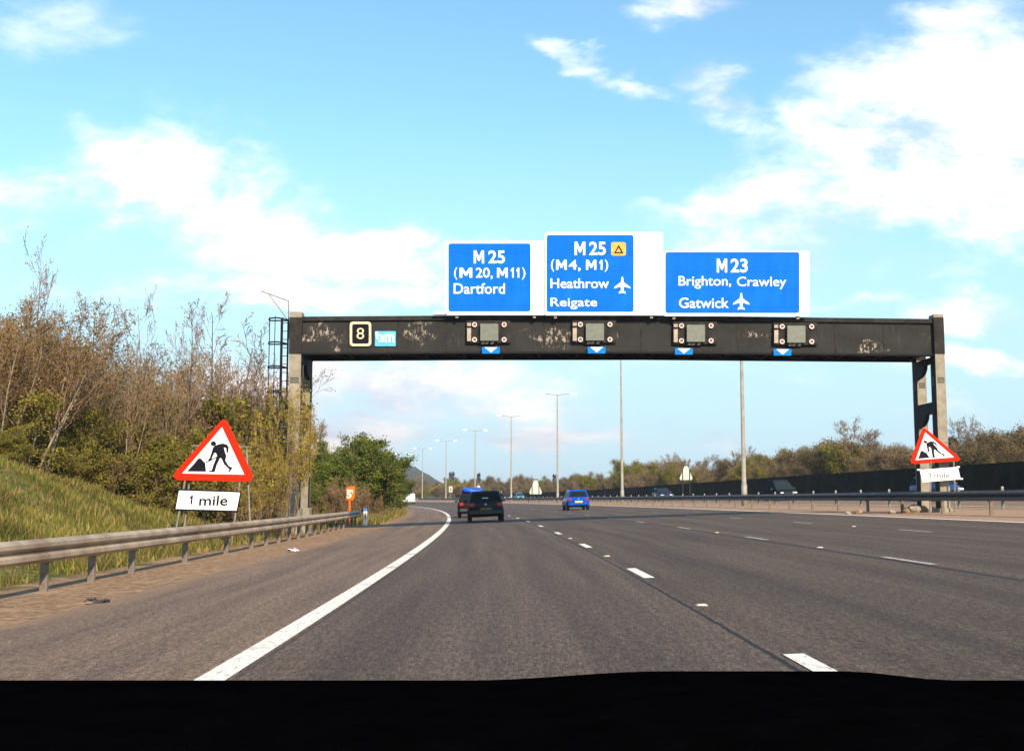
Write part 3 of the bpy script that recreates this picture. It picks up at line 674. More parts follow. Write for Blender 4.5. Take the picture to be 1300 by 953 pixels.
# ------------------------------------------------------------ safety barriers
def w_profile(h0, side):  # corrugated rail section, (offset towards traffic, height)
    pr = [(0,0),(.03,.02),(.08,.05),(.08,.10),(.03,.135),(.0,.155),(.03,.175),(.08,.21),(.08,.26),(.03,.29),(0,.31)]
    return [(o*side, h0+h) for o, h in pr]
def rail_mesh(n, Ys, side, h0, closed=.02):
    pr = w_profile(h0, side); pr = pr+[(o-closed*side, h) for o, h in pr[::-1]]
    k = len(pr); vs = []; fs = []
    for Y in Ys:
        b0 = road_pt(n, Y); zb0 = T*max(-6.1, min(38, n)); a = heading(Y)
        for o, h in pr: vs.append((b0.x+o*math.cos(a), b0.y+o*math.sin(a), zb0+h))
    for i in range(len(Ys)-1):
        for j in range(k): j2 = (j+1) % k; fs.append((i*k+j, i*k+j2, (i+1)*k+j2, (i+1)*k+j))
    fs += [tuple(range(k)), tuple((len(Ys)-1)*k+j for j in range(k))]
    return MB().add(vs, fs)
def barrier(n, y0, y1, posts, side, label, m, top=.0, glint=False, ph=.73, pm=None):
    o0 = road_pt(n, y0); e = empty('safety_barrier', tuple(o0), label, 'crash barrier', 'steel safety barriers along the carriageways')
    Ys = list(np.arange(y0, min(y1, 60), 2.0))+list(np.arange(max(60, y0), y1, 5.0))+[y1] if y1 > 60 else list(np.arange(y0, y1, 2.0))+[y1]
    Ys = sorted(set(float(y) for y in Ys))
    wb(rail_mesh(n, Ys, side, ph-.31), 'rail', m, e, smooth=False)
    zb0 = T*max(-6.1, n)
    for Y in posts:
        x = rx(n, Y); a = heading(Y)
        mb = MB(); s = -side
        mb.box(-.05, .05, -.03, .03, -.5, ph-.12+top); mb.box(min(0, side*.08), max(0, side*.08), -.08, .08, ph-.33, ph-.07)
        o = mb.build('post', pm or M['steel'], e); o.location = Vector((x-side*.10, Y, zb0))-Vector(o0); o.rotation_euler.z = a
        if glint:
            mb = MB(); mb.box(-.035, .035, -.035, .035, 0, .05)
            q = mb.build('glint_cap', M['railbolt'], e); q.location = Vector((x-side*.10, Y, zb0+ph-.118+top))-Vector(o0)  # pale cap on the post top, its glint put into the colour
    return e
leftposts = [10.2, 12.1, 14.0, 15.9, 17.75, 19.7, 23.1, 26.7, 29.6, 31.6, 33.5, 35.4, 37.2, 39, 40.9, 42.7, 44.6, 46.4, 48.3, 50.1, 52, 53.8, 55.7]
barrier(-6.05, 7.0, 56.8, leftposts, 1, 'sunlit weathered steel barrier along the left hard shoulder', M['rail'], pm=mat('brown_post', (.17,.13,.10), .8, 0, .25, 6))
m_dark = mat('rail_shaded', (.055,.055,.06), .6, .1, .2, 3)  # rail steel with the shade of its unlit faces put into the colour
barrier(15.0, 24.0, 330, [28.5+3.75*k for k in range(80)], -1, 'dark near barrier of the central reserve beside the outer lane', m_dark, ph=.75, pm=mat('rusty_post', (.16,.11,.08), .8))
barrier(19.0, 30.0, 330, [32+3.9*k for k in range(76)], 1, 'far barrier of the central reserve whose post tops peep over the nearer rail', m_dark, top=.16, glint=True, pm=mat('dull_post', (.17,.15,.13), .7))
# ------------------------------------------------------------ dark noise barrier
fb = MB(); cap = MB(); step = 3.0; Y = 62.0
while Y < 400:
    n = 37.2; a = road_pt(n, Y); b2 = road_pt(n, Y+step); h0, h1 = [3.62+(-.9 if y > 300 else -.9*sm((y-100)/200)) for y in (Y, Y+step)]
    jit = random.uniform(-.012, .012); zz = 1.2
    fb.prism([(a.x, a.y, zz), (b2.x, b2.y, zz), (b2.x, b2.y, h1+jit), (a.x, a.y, h0+jit)], (.07, 0, 0))
    cap.box(a.x+.08, a.x+.22, a.y-.07, a.y+.07, zz, h0-.08)
    Y += step
e = empty('noise_barrier', tuple(road_pt(37.2, 62)), 'long dark timber fence with level top running beside the far carriageway', 'fence')
wb(fb, 'boards', M['timber'], e); o = wb(cap, 'posts', M['timber'], e); o['kind'] = 'stuff'
# ------------------------------------------------------------ street lamps
lamps = [(945,76.6),(790,120.5),(708,164.7),(649,208.5),(603,251.6),(566,296),(536,342),(511,384)]
lbl = ['lamp column crossing the view right of centre below the M23 sign, nearest of the row', 'lamp column below the M25 Heathrow sign, second nearest of the row', 'double-arm street lamp rising just left of the blue hatchback', 'double-arm street lamp standing beside the dark hatchback on its right', 'double-arm street lamp rising behind the blue roof load', 'double-arm street lamp in front of the far orange bushes', 'double-arm street lamp between the white van and the orange bushes', 'farthest double-arm street lamp at the edge of the green hawthorn']
H = 15.1
def lamp():
    e = empty('street_lamp', (0,0,0), '', 'street lamp', 'tall twin street lamps along the central reserve')
    mb = MB(); mb.tube([(0,0,-.1),(0,0,1.4),(0,0,1.42),(0,0,H)], [.19,.19,.15,.075], 10); p = mb.build('pole', M['pole'], e, smooth=True)
    for s in (-1, 1):
        mb = MB(); mb.tube([(0,0,H-.12),(s*.7,0,H+.03),(s*1.9,0,H+.12)], .045, 6); mb.build('arm', M['pole'], e, smooth=True)
        mb = MB(); x0, x1 = sorted((s*1.75, s*2.75)); mb.add([(x0,-.16,H+.06),(x1,-.16,H+.06),(x1,.16,H+.06),(x0,.16,H+.06),(x0+.08,-.1,H+.26),(x1-.12,-.1,H+.24),(x1-.12,.1,H+.24),(x0+.08,.1,H+.26)],
            [(0,1,2,3),(4,5,6,7),(0,1,5,4),(1,2,6,5),(2,3,7,6),(3,0,4,7)])
        h = mb.build('lantern', M['lamp'], e, bevel=.03)
        mb = MB(); mb.box(x0+.1, x1-.1, -.12, .12, H-.02, H+.058); mb.build('lens', M['lampglass'], h)
    return e
def kids(o, allo): return [c for c in allo if c.parent == o]
def copy_tree(o, parent=None):
    c = o.copy(); C.objects.link(c); c.parent = parent
    for ch in CH_[o.name] if o.name in CH_ else []: copy_tree(ch, c)
    return c
CH_ = {}
def index(o):
    CH_[o.name] = list(o.children)
    for c in o.children: index(c)
l0 = lamp(); bpy.context.view_layer.update(); index(l0)
for i, (px, Y) in enumerate(lamps):
    o = l0 if i == 0 else copy_tree(l0)
    X_ = P(px, 634, Y).x; o.location = (X_, Y, gz_(X_+dev(Y), Y) if i else gz_(17, Y)); o.rotation_euler.z = heading(Y); o['label'] = lbl[i]
    o.location.z = .6
# ------------------------------------------------------------ plants
ORD = ['first','second','third','fourth','fifth','sixth','seventh','eighth','ninth','tenth','eleventh','twelfth','thirteenth','fourteenth','fifteenth','sixteenth','seventeenth','eighteenth','nineteenth','twentieth']
ORD += ['twenty-'+q for q in ORD[:9]]+['thirtieth']+['thirty-'+q for q in ORD[:9]]+['fortieth']+['forty-'+q for q in ORD[:9]]
def rot_about(v, axis, a): return Matrix.Rotation(a, 3, axis) @ v
class Grow:
    def __init__(s, seed, spec): s.r = random.Random(seed); s.sp = spec; s.limb = []; s.twig = []; s.tips = []
    def branch(s, p, d, ln, rad, lev):
        r = s.r; sp = s.sp; n = sp['segs'][min(lev, len(sp['segs'])-1)]
        pts = [p.copy()]; rr_ = [rad]; q = p.copy(); dd = d.copy()
        for i in range(n):
            j = sp['wig'][min(lev, len(sp['wig'])-1)]
            dd = (dd+Vector((r.gauss(0, j), r.gauss(0, j), r.gauss(0, j*.6)+sp['up'][min(lev, len(sp['up'])-1)]))).normalized()
            q = q+dd*(ln/n); pts.append(q.copy()); rr_.append(max(sp['minr'], rad*(1-.85*(i+1)/n)))
        (s.limb if lev < sp['limb'] else s.twig).append((pts, rr_))
        if lev >= sp['levels']:
            s.tips += pts[1:]; return
        if lev >= sp['levels']-1: s.tips += pts[2:]
        k = sp['kids'][min(lev, len(sp['kids'])-1)]; k = int(k)+(1 if r.random() < k-int(k) else 0)
        t0 = sp['start'][min(lev, len(sp['start'])-1)]
        for c in range(k):
            t = t0+(1-t0)*(c+r.random())/k; t = min(t, .98)
            f = t*n; i = int(f); pos = pts[i].lerp(pts[min(i+1, n)], f-i); dr = (pts[min(i+1, n)]-pts[i]).normalized()
            ax = dr.orthogonal().normalized(); ax = rot_about(ax, dr, r.uniform(0, 2*math.pi))
            ang = R(r.gauss(*sp['ang'][min(lev, len(sp['ang'])-1)])); nd = rot_about(dr, ax, ang)
            ratio = sp['ratio'][min(lev, len(sp['ratio'])-1)]
            s.branch(pos, nd.normalized(), ln*ratio*(1.12-.62*t)*r.uniform(.7, 1.25), max(sp['minr'], rr_[i]*.55), lev+1)
def tubes(segs, n):
    mb = MB()
    for pts, rs in segs: mb.tube(pts, rs, n, cap=False)
    return mb
def leaves(mb, tips, per, size, spread, rng, mi=1, flat_=.5):
    for t in tips:
        k = int(per)+(1 if rng.random() < per-int(per) else 0)
        for _ in range(k):
            c = t+Vector((rng.gauss(0, spread), rng.gauss(0, spread), rng.gauss(0, spread*.8)))
            a = Vector((rng.gauss(0,1), rng.gauss(0,1), rng.gauss(0,1))).normalized(); b_ = a.orthogonal().normalized(); b_ = rot_about(b_, a, rng.uniform(0, 6.28))
            s_ = size*rng.uniform(.5, 1.35); w_ = s_*rng.uniform(.45, .8); 
            mb.add([c-a*s_*.5, c+b_*w_*.5, c+a*s_*.5, c-b_*w_*.5], [(0,1,2,3)], mi)
VAR = {}
def variant(kind, seed, spec, bark, twig, leaf, nstems=1, h=8, per=1, size=.1, spread=.1, stem_sp=.4, lean=.12, rad=.09):
    gr = Grow(seed, spec); r = gr.r
    for i in range(nstems):
        a = r.uniform(0, 6.28); q = stem_sp*math.sqrt(r.random()) if nstems > 1 else 0
        p = Vector((q*math.cos(a), q*math.sin(a), -.2)); l_ = lean*(.4+q/max(.01, stem_sp)) if nstems > 1 else lean*.4
        d = Vector((l_*math.cos(a)+r.gauss(0, .05), l_*math.sin(a)+r.gauss(0, .05), 1)).normalized()
        gr.branch(p, d, h*r.uniform(.75, 1.05), rad*r.uniform(.7, 1.1), 0)
    tm = tubes(gr.limb, 5); cm = tubes(gr.twig, 3)
    for i in range(len(cm.mi)): cm.mi[i] = 0
    leaves(cm, gr.tips, per, size, spread, r)
    t = tm.build('trunk', bark, None, smooth=True); c = cm.build('crown', [twig, leaf], None)
    top = max(v[2] for v in cm.v); wid = np.percentile([math.hypot(v[0], v[1]) for v in cm.v], 92)
    VAR.setdefault(kind, []).append((t.data, c.data, top, wid)); bpy.data.objects.remove(t); bpy.data.objects.remove(c); print('VAR', kind, round(top,1), round(float(wid),1), len(cm.f))
BARE = dict(segs=[9,6,4,3], wig=[.06,.12,.16,.2], up=[.05,.12,.1,.03], minr=.008, limb=1, levels=3, kids=[15,6,4], start=[.22,.2,.15], ang=[(42,10),(38,12),(40,14)], ratio=[.36,.45,.5])
FAN = dict(segs=[7,5,3], wig=[.07,.13,.18], up=[.03,.08,.05], minr=.008, limb=1, levels=3, kids=[9,5,3], start=[.25,.2,.15], ang=[(28,9),(32,12),(38,14)], ratio=[.42,.5,.5])
BUSH = dict(segs=[6,5,4,3], wig=[.14,.2,.25,.3], up=[.02,.02,.0,.0], minr=.010, limb=1, levels=3, kids=[9,6,4], start=[.15,.15,.15], ang=[(48,14),(48,16),(48,18)], ratio=[.5,.5,.5])
ROUND = dict(segs=[6,5,4,3], wig=[.1,.16,.2,.25], up=[.04,.08,.04,.02], minr=.022, limb=2, levels=3, kids=[11,7,4], start=[.22,.2,.15], ang=[(50,12),(45,14),(45,16)], ratio=[.55,.5,.45])
CONE = dict(segs=[8,5,3], wig=[.02,.06,.1], up=[.04,-.03,0], minr=.02, limb=1, levels=2, kids=[46,8], start=[.1,.1], ang=[(82,8),(50,12)], ratio=[.3,.4])
for s in (1,2,3,4): variant('bare', s, BARE, M['barkdark'] if s % 2 else M['bark'], M['twig'], L['brown'], h=8, per=.22, size=.07, spread=.05, rad=.085)
for s in (11,12,13,14): variant('fan', s, FAN, M['bark'] if s % 2 else M['barkpale'], M['twig'], L['brown'] if s % 2 else L['olive'], nstems=7, h=6.5, per=.5, size=.07, spread=.08, stem_sp=.9, lean=.16, rad=.045)
for s in (21,22): variant('russet', s, FAN, M['barkpale'], M['twig'], L['russet'], nstems=8, h=7, per=1.5, size=.085, spread=.12, stem_sp=1.0, lean=.12, rad=.055)
for s in (31,32,33): variant('olive', s, BUSH, M['bark'], M['twig'], L['olive'], nstems=5, h=3.6, per=3.2, size=.09, spread=.12, stem_sp=.6, lean=.45, rad=.05)
for s in (41,42): variant('yellow', s, FAN, M['bark'], M['twig'], L['yellow'], nstems=6, h=4.6, per=1.5, size=.105, spread=.1, stem_sp=.5, lean=.22, rad=.04)
for s in (51,52): variant('hawthorn', s, ROUND, M['barkdark'], M['twig'], L['green'], nstems=6, h=4.8, per=8, size=.14, spread=.2, stem_sp=.4, lean=.35, rad=.1)
for s in (61,62): variant('bramble', s, dict(BUSH, up=[.1,.1,.05,0]), M['twig'], M['twig'], L['brown'], nstems=12, h=2.8, per=1.6, size=.06, spread=.08, stem_sp=.8, lean=.3, rad=.022)
for s in (71,72,73): variant('farbare', s, dict(ROUND, kids=[13,9,6], minr=.02), M['bark'], M['twig'], L['farbud'], nstems=2, h=9, per=.5, size=.13, spread=.25, rad=.14, stem_sp=.5, lean=.2)
for s in (81,82,83): variant('farbrown', s, ROUND, M['bark'], M['twig'], L['farbud'], nstems=4, h=6.5, per=7, size=.17, spread=.42, rad=.1, stem_sp=.9, lean=.45)
for s in (91,92): variant('farolive', s, ROUND, M['bark'], M['twig'], L['olive'], nstems=4, h=6, per=8, size=.19, spread=.4, rad=.1, stem_sp=.9, lean=.45)
for s in (95,): variant('gorse', s, ROUND, M['bark'], M['twig'], L['gorse'], nstems=4, h=5, per=6, size=.28, spread=.36, rad=.1, stem_sp=.9, lean=.5)
for s in (97,): variant('conifer', s, CONE, M['barkdark'], M['barkdark'], L['dark'], nstems=1, h=12, per=7, size=.34, spread=.28, rad=.18)
NAMES = {'bare':'bare_tree','fan':'coppiced_tree','russet':'russet_tree','olive':'leafy_shrub','yellow':'yellow_leaved_shrub','hawthorn':'hawthorn_bush','bramble':'bramble_bush','farbare':'bare_tree','farbrown':'budding_tree','farolive':'olive_tree_crown','gorse':'yellow_shrub','conifer':'conifer_tree'}
NAMES['farolive'] = 'leafing_tree'
CATS = {k: ('shrub' if k in ('olive','yellow','hawthorn','bramble','gorse') else 'tree') for k in NAMES}
rp = random.Random(5)
def plant(kind, px, Y, top=None, h=None, wscale=None, label=None, group=None, n=None, sink=0):
    if n is not None: x = rx(n, Y)
    else: x = P(px, 600, Y).x
    g0 = gz_(x+dev(Y), Y)
    td, cd, th, tw = rp.choice(VAR[kind])
    if top is not None: h = P(650, top, Y).z-g0
    sz = h/th*rp.uniform(.97, 1.03); sx = (wscale or 1)*(sz*.5+.5*min(sz, 1.3))
    e = empty(NAMES[kind], (x, Y, g0-.05-sink), label, CATS[kind], group); e.rotation_euler.z = rp.uniform(0, 6.28); e.scale = (sx, sx, sz)
    for nm, me in (('trunk', td), ('crown', cd)):
        o = bpy.data.objects.new(nm, me); C.objects.link(o); o.parent = e
    return e
def row_Y(px): return float(np.interp(px, [-60,0,100,200,300,345,380], [31,33,38,42,46,48,50]))
def edge_top(px): return float(np.interp(px, [-60,0,60,80,115,160,185,210,225,255,280,310,335,360,390], [340,352,360,395,392,395,440,450,392,388,415,425,455,500,520]))
GW = 'trees crowding the wooded left bank'; GS = 'shrubs at the foot of the left wood'
shared = {'bare':'thin bare tree','fan':'many-stemmed leafless tree','olive':'green leafing shrub','russet':'brown leaved tree','bramble':'tangled brown bramble'}
cnt = {}
def lab(kind):
    cnt[kind] = cnt.get(kind, -1)+1
    return f'{ORD[cnt[kind]]} {shared[kind]} from the left in the crowded ' + ('undergrowth of the left wood' if kind in ('olive','bramble') else 'wood on the left bank')
# singled-out trees
for kind, px, dY, top, ws, lb in (
  ('bare',227,0,381,.75,'tall thin bare tree with dark trunk left of the road works triangle'),
  ('bare',257,1,372,.8,'tallest thin bare tree rising straight above the left road works triangle'),
  ('bare',292,2,405,1.2,'spreading bare tree between the road works triangle and the caged ladder'),
  ('fan',316,3,440,1.0,'bare many-stemmed tree just left of the gantry ladder'),
  ('bare',160,2,358,.7,'slender bare tree with spiky top over the middle of the left bank'),
  ('bare',115,1,372,.9,'bare tree with brown twigs right of the russet trees on the left bank'),
  ('bare',46,6,300,.5,'faint slender tree whose tip is the highest of all on the left edge'),
  ('bare',14,6,330,.5,'faint slender tree second highest at the left edge'),
  ('russet',18,0,345,1.25,'dense russet tree filling the left edge of the view'),
  ('russet',62,1,372,1.05,'dense russet tree second from the left edge'),
  ('fan',92,0,415,1,'brown many-stemmed tree right beside the russet trees'),
  ('fan',140,-1,420,1,'brown many-stemmed tree above the middle of the grass bank'),
  ('fan',190,0,455,1,'lower brown many-stemmed tree left of the two thin dark trees')):
    plant(kind, px, row_Y(px)+dY, top=top, wscale=ws, label=lb)
for i in range(46):
    px = -60+i*9.6+rp.uniform(-2, 2); dY = [1.5, 5, 9, 14][i % 4]+rp.uniform(-1, 1)
    if px > 338: continue
    kind = ['fan','bare','fan','fan'][(i*7) % 4] if px > 70 else ['russet','fan','russet','bare'][i % 4]
    plant(kind, px, row_Y(px)+dY, top=edge_top(px)+rp.uniform(18, 75), wscale=rp.uniform(.9, 1.3), label=lab(kind), group=GW)
for i in range(52):
    px = -60+i*8.4+rp.uniform(-1, 1); dY = [-.8, 2.5, 6][i % 3]+rp.uniform(-.6, .6)
    if px > 300: continue
    kind = 'bramble' if (i % 7 in (0,)) else 'olive'
    t = (555 if i % 3 == 0 else 505)+rp.uniform(-25, 20) + (px-100)*.06
    plant(kind, px, row_Y(px)+dY, top=t, wscale=rp.uniform(1.0, 1.4), label=lab(kind), group=GS)
for i, (px, top) in enumerate(((75,425),(104,440),(128,452),(148,430),(176,462),(203,470),(242,430),(272,448),(303,462),(322,478))):
    plant('bare', px, row_Y(px)-.6, top=top, wscale=.7, label=ORD[i]+' slender bare sapling from the left along the front edge of the wood', group='saplings along the front edge of the left wood')
# yellow leaved shrubs round the left gantry leg
for px, Y, top, ws, lb in ((352,38.5,478,.5,'tall yellow-leaved shrub in front of the gantry ladder'),(371,39.5,505,.46,'yellow-leaved shrub partly hiding the left gantry leg'),(334,37,545,.9,'yellow-leaved shrub right of the left road works sign'),(360,37.5,570,.5,'low yellow-leaved shrub at the foot of the gantry ladder'),(316,35.5,590,.9,'yellow-leaved shrub behind the left 1 mile plate')):
    plant('yellow', px, Y, top=top, wscale=ws, label=lb)
# beyond the gantry
for kind, px, Y, top, ws, lb in (
  ('hawthorn',464,74,545,1.0,'bright green hawthorn bush, rightmost and tallest beyond the left gantry leg'),
  ('hawthorn',436,76,548,1.05,'green hawthorn bush in the middle of the clump beyond the left gantry leg'),
  ('hawthorn',408,72,552,.95,'green hawthorn bush touching the left gantry leg'),
  ('hawthorn',480,82,592,.7,'small green hawthorn bush at the right foot of the clump'),
  ('farbare',403,90,530,.6,'bare tree peeping over the hawthorn bushes beside the gantry leg'),
  ('bramble',405,68,612,.8,'brown bramble behind the orange marker, left of it'),
  ('bramble',434,68,600,.8,'tall brown bramble directly behind the orange marker'),
  ('bramble',456,70,608,.7,'brown bramble right of the orange marker'),
  ('bramble',474,74,625,.7,'low brown bramble beside the end of the left barrier'),
  ('farbrown',494,118,603,.45,'brown shrubby tree at the bend where the left verge meets the hill'),
  ('farbrown',503,160,612,.4,'small brown tree at the bend just left of the white van'),
  ('bramble',500,132,626,.9,'lowest brown bramble on the verge before the white van')):
    plant(kind, px, Y, top=top, wscale=ws, label=lb)
for i, (px, Y, top) in enumerate(((395,68,600),(402,80,575),(425,84,575),(455,86,560),(395,88,560),(430,92,560),(465,95,575),(490,100,590))):
    plant('hawthorn', px, Y, top=top, wscale=1.1, label=ORD[i]+' green filler bush from the left behind the hawthorn clump beyond the gantry leg', group='bushes filling the hawthorn clump')
# ---- the long line of trees beyond the far carriageway
def solveY(px, n):
    lo, hi = 30., 690.
    for _ in range(40):
        mid = (lo+hi)/2; v = (px-650)/1500*mid+dev(mid)
        if v < n: lo = mid
        else: hi = mid
    return lo
TX = [500,520,560,580,600,620,650,680,700,730,742,758,780,800,830,860,880,905,925,945,965,990,1030,1050,1080,1110,1140,1180,1225,1245,1270,1300,1340]
TT = [600,603,606,605,602,604,599,601,600,594,602,600,592,586,579,577,580,588,588,575,573,570,558,556,545,558,562,560,556,553,548,540,535]
counts = {}
RT = []
ranked = {}
k = 0
for rowi, (n, dp) in enumerate(((41.5, 0), (46, 5), (53, 3))):
    px = 1345.0
    while px > 505:
        Y = solveY(px, n); RT.append((px+dp, Y, rowi)); px -= [15.5, 14, 16][rowi]*(1 if px > 900 else .8)*rp.uniform(.85, 1.15)
special = [('farbare',1082,42,528,1.15,'large pale bare tree spreading above the dark fence left of the right gantry leg'),('farbare',945,46,560,.8,'bare tree right behind the nearest lamp column'),('farbare',1232,44,524,.7,'thin bare tree with light green tip near the right edge'),
 ('farbare',1262,45,540,.9,'bare tree second from the right edge above the dark fence'),('farolive',752,43,596,.85,'yellow-green bushy tree right of the blue hatchback'),('farolive',800,43,580,.95,'rounded olive tree just right of the second lamp column'),
 ('farbare',862,44,572,1,'bare tree left of the high reversed triangular sign'),('farbare',893,44,574,1,'bare tree right of the high reversed triangular sign'),('conifer',1213,52,549,.9,'dark conifer crown right of the right gantry leg'),
 ('conifer',574,60,596,.55,'dark conifer left of the far orange bushes'),('conifer',607,60,598,.55,'dark conifer poking up behind the blue roof load'),('conifer',704,55,600,.45,'small dark conifer beside the third lamp column'),
 ('gorse',556,42,612,1.3,'orange-yellow bush between the white van and the far rectangular sign'),('gorse',585,42,610,1.3,'orange-yellow bush just left of the blue roof load'),('gorse',605,43,614,1.0,'orange-yellow bush behind the blue roof load'),('gorse',540,41.5,618,1.2,'orange-yellow bush right of the white van'),
 ('farbrown',1290,42,533,1.3,'rounded brown tree at the right edge of the view'),('farolive',975,42,590,1.0,'low green bush above the fence behind the dark people carrier')]
for kind, px, n, top, ws, lb in special: plant(kind, px, solveY(px, n), top=top, wscale=ws, label=lb)
marks = [(1205,'right of the right gantry leg'),(1095,'left of the right gantry leg'),(950,'right of the nearest lamp column'),(871,'left of the nearest lamp column'),(790,'right of the second nearest lamp'),(708,'between third and second nearest lamps'),(649,'behind the blue hatchback and pale triangle'),(603,'behind the black hatchback'),(0,'beyond the bend and white van')]
for px, Y, rowi in RT:
    t = float(np.interp(px, TX, TT))+[9, 3, 6][rowi]+rp.uniform(-5, 7)*(1 if px < 900 else 1.6)
    kind = rp.choices(['farbrown','farbare','farolive'], [6, 3.2 if px > 780 else .9, 1.6])[0]
    if kind == 'farbare': t -= rp.uniform(0, 5)
    where = [m_[1] for m_ in marks if px >= m_[0]][0]
    kd = {'farbrown':'brown budding tree','farbare':'bare grey twiggy tree','farolive':'dull olive tree'}[kind]
    ob = plant(kind, px, Y, top=t, wscale=rp.uniform(.8, 1.15) if Y < 200 else .9, label=kd, group=f'{kd}s {where}')
    ranked.setdefault((kd, where), []).append((px, ob))
for (kd, where), L_ in ranked.items():
    L_.sort(key=lambda q: q[0])
    for i, (px, ob) in enumerate(L_): ob['label'] = f'{ORD[i]} {kd} from the left, {where}'
# ---- grass (nobody could count the blades)
def grass(name, N, nr, Yr, hr, m, label, dens=None, seed=3):
    r = np.random.RandomState(seed); N0 = int(N*1.4); n = r.uniform(*nr, N0); Y = Yr[0]*(Yr[1]/Yr[0])**r.rand(N0); pt = np.sin(n*1.1+2.2*np.sin(Y*.33+seed))+np.sin(Y*.9+n*.6+seed*1.7)+r.normal(0, .8, N0); o_ = np.argsort(-pt)[:N]; n = n[o_]; Y = Y[o_]; N = len(n)
    keep = []
    vs = np.empty((N, 3, 3)); h = r.uniform(*hr, N)
    ph = np.sin(n*1.9+np.sin(Y*.7)*2)+np.sin(Y*1.3+n); h *= 1+.3*np.clip(ph, -1, 1.2)
    for i in range(N):
        p = road_pt(float(n[i]), float(Y[i])); vs[i, :, :] = p
    a = r.uniform(0, np.pi, N); w_ = r.uniform(.012, .03, N)*(Y/25)**.5
    vs[:, 0, 0] -= np.cos(a)*w_; vs[:, 0, 1] -= np.sin(a)*w_; vs[:, 1, 0] += np.cos(a)*w_; vs[:, 1, 1] += np.sin(a)*w_
    vs[:, 2, 0] += r.normal(0, .4, N)*h; vs[:, 2, 1] += r.normal(0, .4, N)*h; vs[:, 2, 2] += h; vs[:, :2, 2] -= .03
    me = bpy.data.meshes.new(name); me.vertices.add(N*3); me.vertices.foreach_set('co', vs.ravel()); me.loops.add(N*3); me.loops.foreach_set('vertex_index', np.arange(N*3))
    me.polygons.add(N); me.polygons.foreach_set('loop_start', np.arange(N)*3); me.polygons.foreach_set('loop_total', np.full(N, 3)); me.update(calc_edges=True)
    me.materials.append(m); o = bpy.data.objects.new(name, me); C.objects.link(o); props(o, label, 'grass', None, 'stuff')
grass('grass', 80000, (-17, -7.0), (13, 60), (.04, .20), L['grass'], 'green and yellow grass covering the sloping left bank')
grass('dry_grass', 26000, (-16, -6.9), (13, 60), (.06, .26), L['dry'], 'dry straw-coloured grass tufts mixed into the left bank')
grass('verge_grass', 16000, (-9, -5.0), (58, 150), (.12, .42), L['dry'], 'dry yellow grass on the verge beyond the end of the left barrier', seed=9)
grass('verge_weeds', 12000, (-9, -5.1), (58, 150), (.12, .35), L['grass'], 'green weeds on the verge beyond the end of the left barrier', seed=12)
# ------------------------------------------------------------ small roadside things
Y = 57.6; p = P(445, 640, Y); nn_ = p.x+dev(Y); e = empty('orange_marker_sign', (p.x, Y, gz_(nn_, Y)), 'small orange marker with white figures on an orange post behind the left barrier', 'marker')
mb = MB(); mb.prism([P(439,619,Y), P(446,617,Y), P(450,617.4,Y), P(450.6,621,Y), P(449.5,632,Y), P(447.5,635.5,Y), P(439.5,634,Y)], (0,.14,0)); wb(mb, 'marker_plate', M['orangered'], e, bevel=.015)
mb = MB(); q = P(443.5,634,Y); mb.tube([(q.x, Y+.07, gz_(nn_, Y)-.1), (q.x, Y+.07, q.z+.02)], .05, 8); wb(mb, 'post', M['orangered'], e)
lettering(e, '5', 440.2, 446.2, 632, 622.8, Y-.0015, off=.03, th=.012); lettering(e, "'", 446.8, 448.2, 626, 622, Y-.0015, off=.03, th=.012)
flat(e, 'white_bar', [(440,621.3),(447.6,621.3),(447.6,622),(440,622)], Y-.012, .01, M['white'])
Y = 57.2; p = P(464, 640, Y); g0 = gz_(-6.1, Y); e = empty('marker_post', (p.x, Y, g0), 'white marker post with blue cap and red strip at the end of the left barrier', 'marker post')
MB().box(-.09,.09,-.05,.05,-.1,.66).build('post', M['white'], e, bevel=.02); MB().box(-.093,.093,-.053,.053,.662,.80).build('cap', M['markerblue'], e, bevel=.02)
MB().box(-.025,.025,-.058,-.052,.28,.58).build('red_strip', M['red'], e)
def rag(px, py, Y, s, label, m):
    p = P(px, py, Y); x = p.x; z = gz_(x+dev(Y), Y)+.012; mb = MB(); r = random.Random(px); pts = []
    N_ = 7
    vs = [(x+(i/N_-.5)*s*(1+r.uniform(-.2,.2)), Y+(j/3-.5)*s*.8+r.uniform(-.1,.1)*s, z+r.uniform(.01,.28)*s) for j in range(4) for i in range(N_+1)]
    fs = [(j*(N_+1)+i, j*(N_+1)+i+1, (j+1)*(N_+1)+i+1, (j+1)*(N_+1)+i) for j in range(3) for i in range(N_)]
    mb.add(vs, fs); o = mb.build('litter_scrap', m, None, smooth=True); props(o, label, 'litter', 'scraps lying by the road')
    sd = o.modifiers.new('thick', 'SOLIDIFY'); sd.thickness = .01
rag(372, 704, 27, .28, 'crumpled white scrap at the dusty edge of the hard shoulder', M['litter'])
rag(506, 651, 95, .6, 'white scrap lying in the verge grass at the bend', M['litter'])
rag(124, 766, 13.7, .22, 'dark scrap of rubber on the dusty shoulder edge', M['slot'])
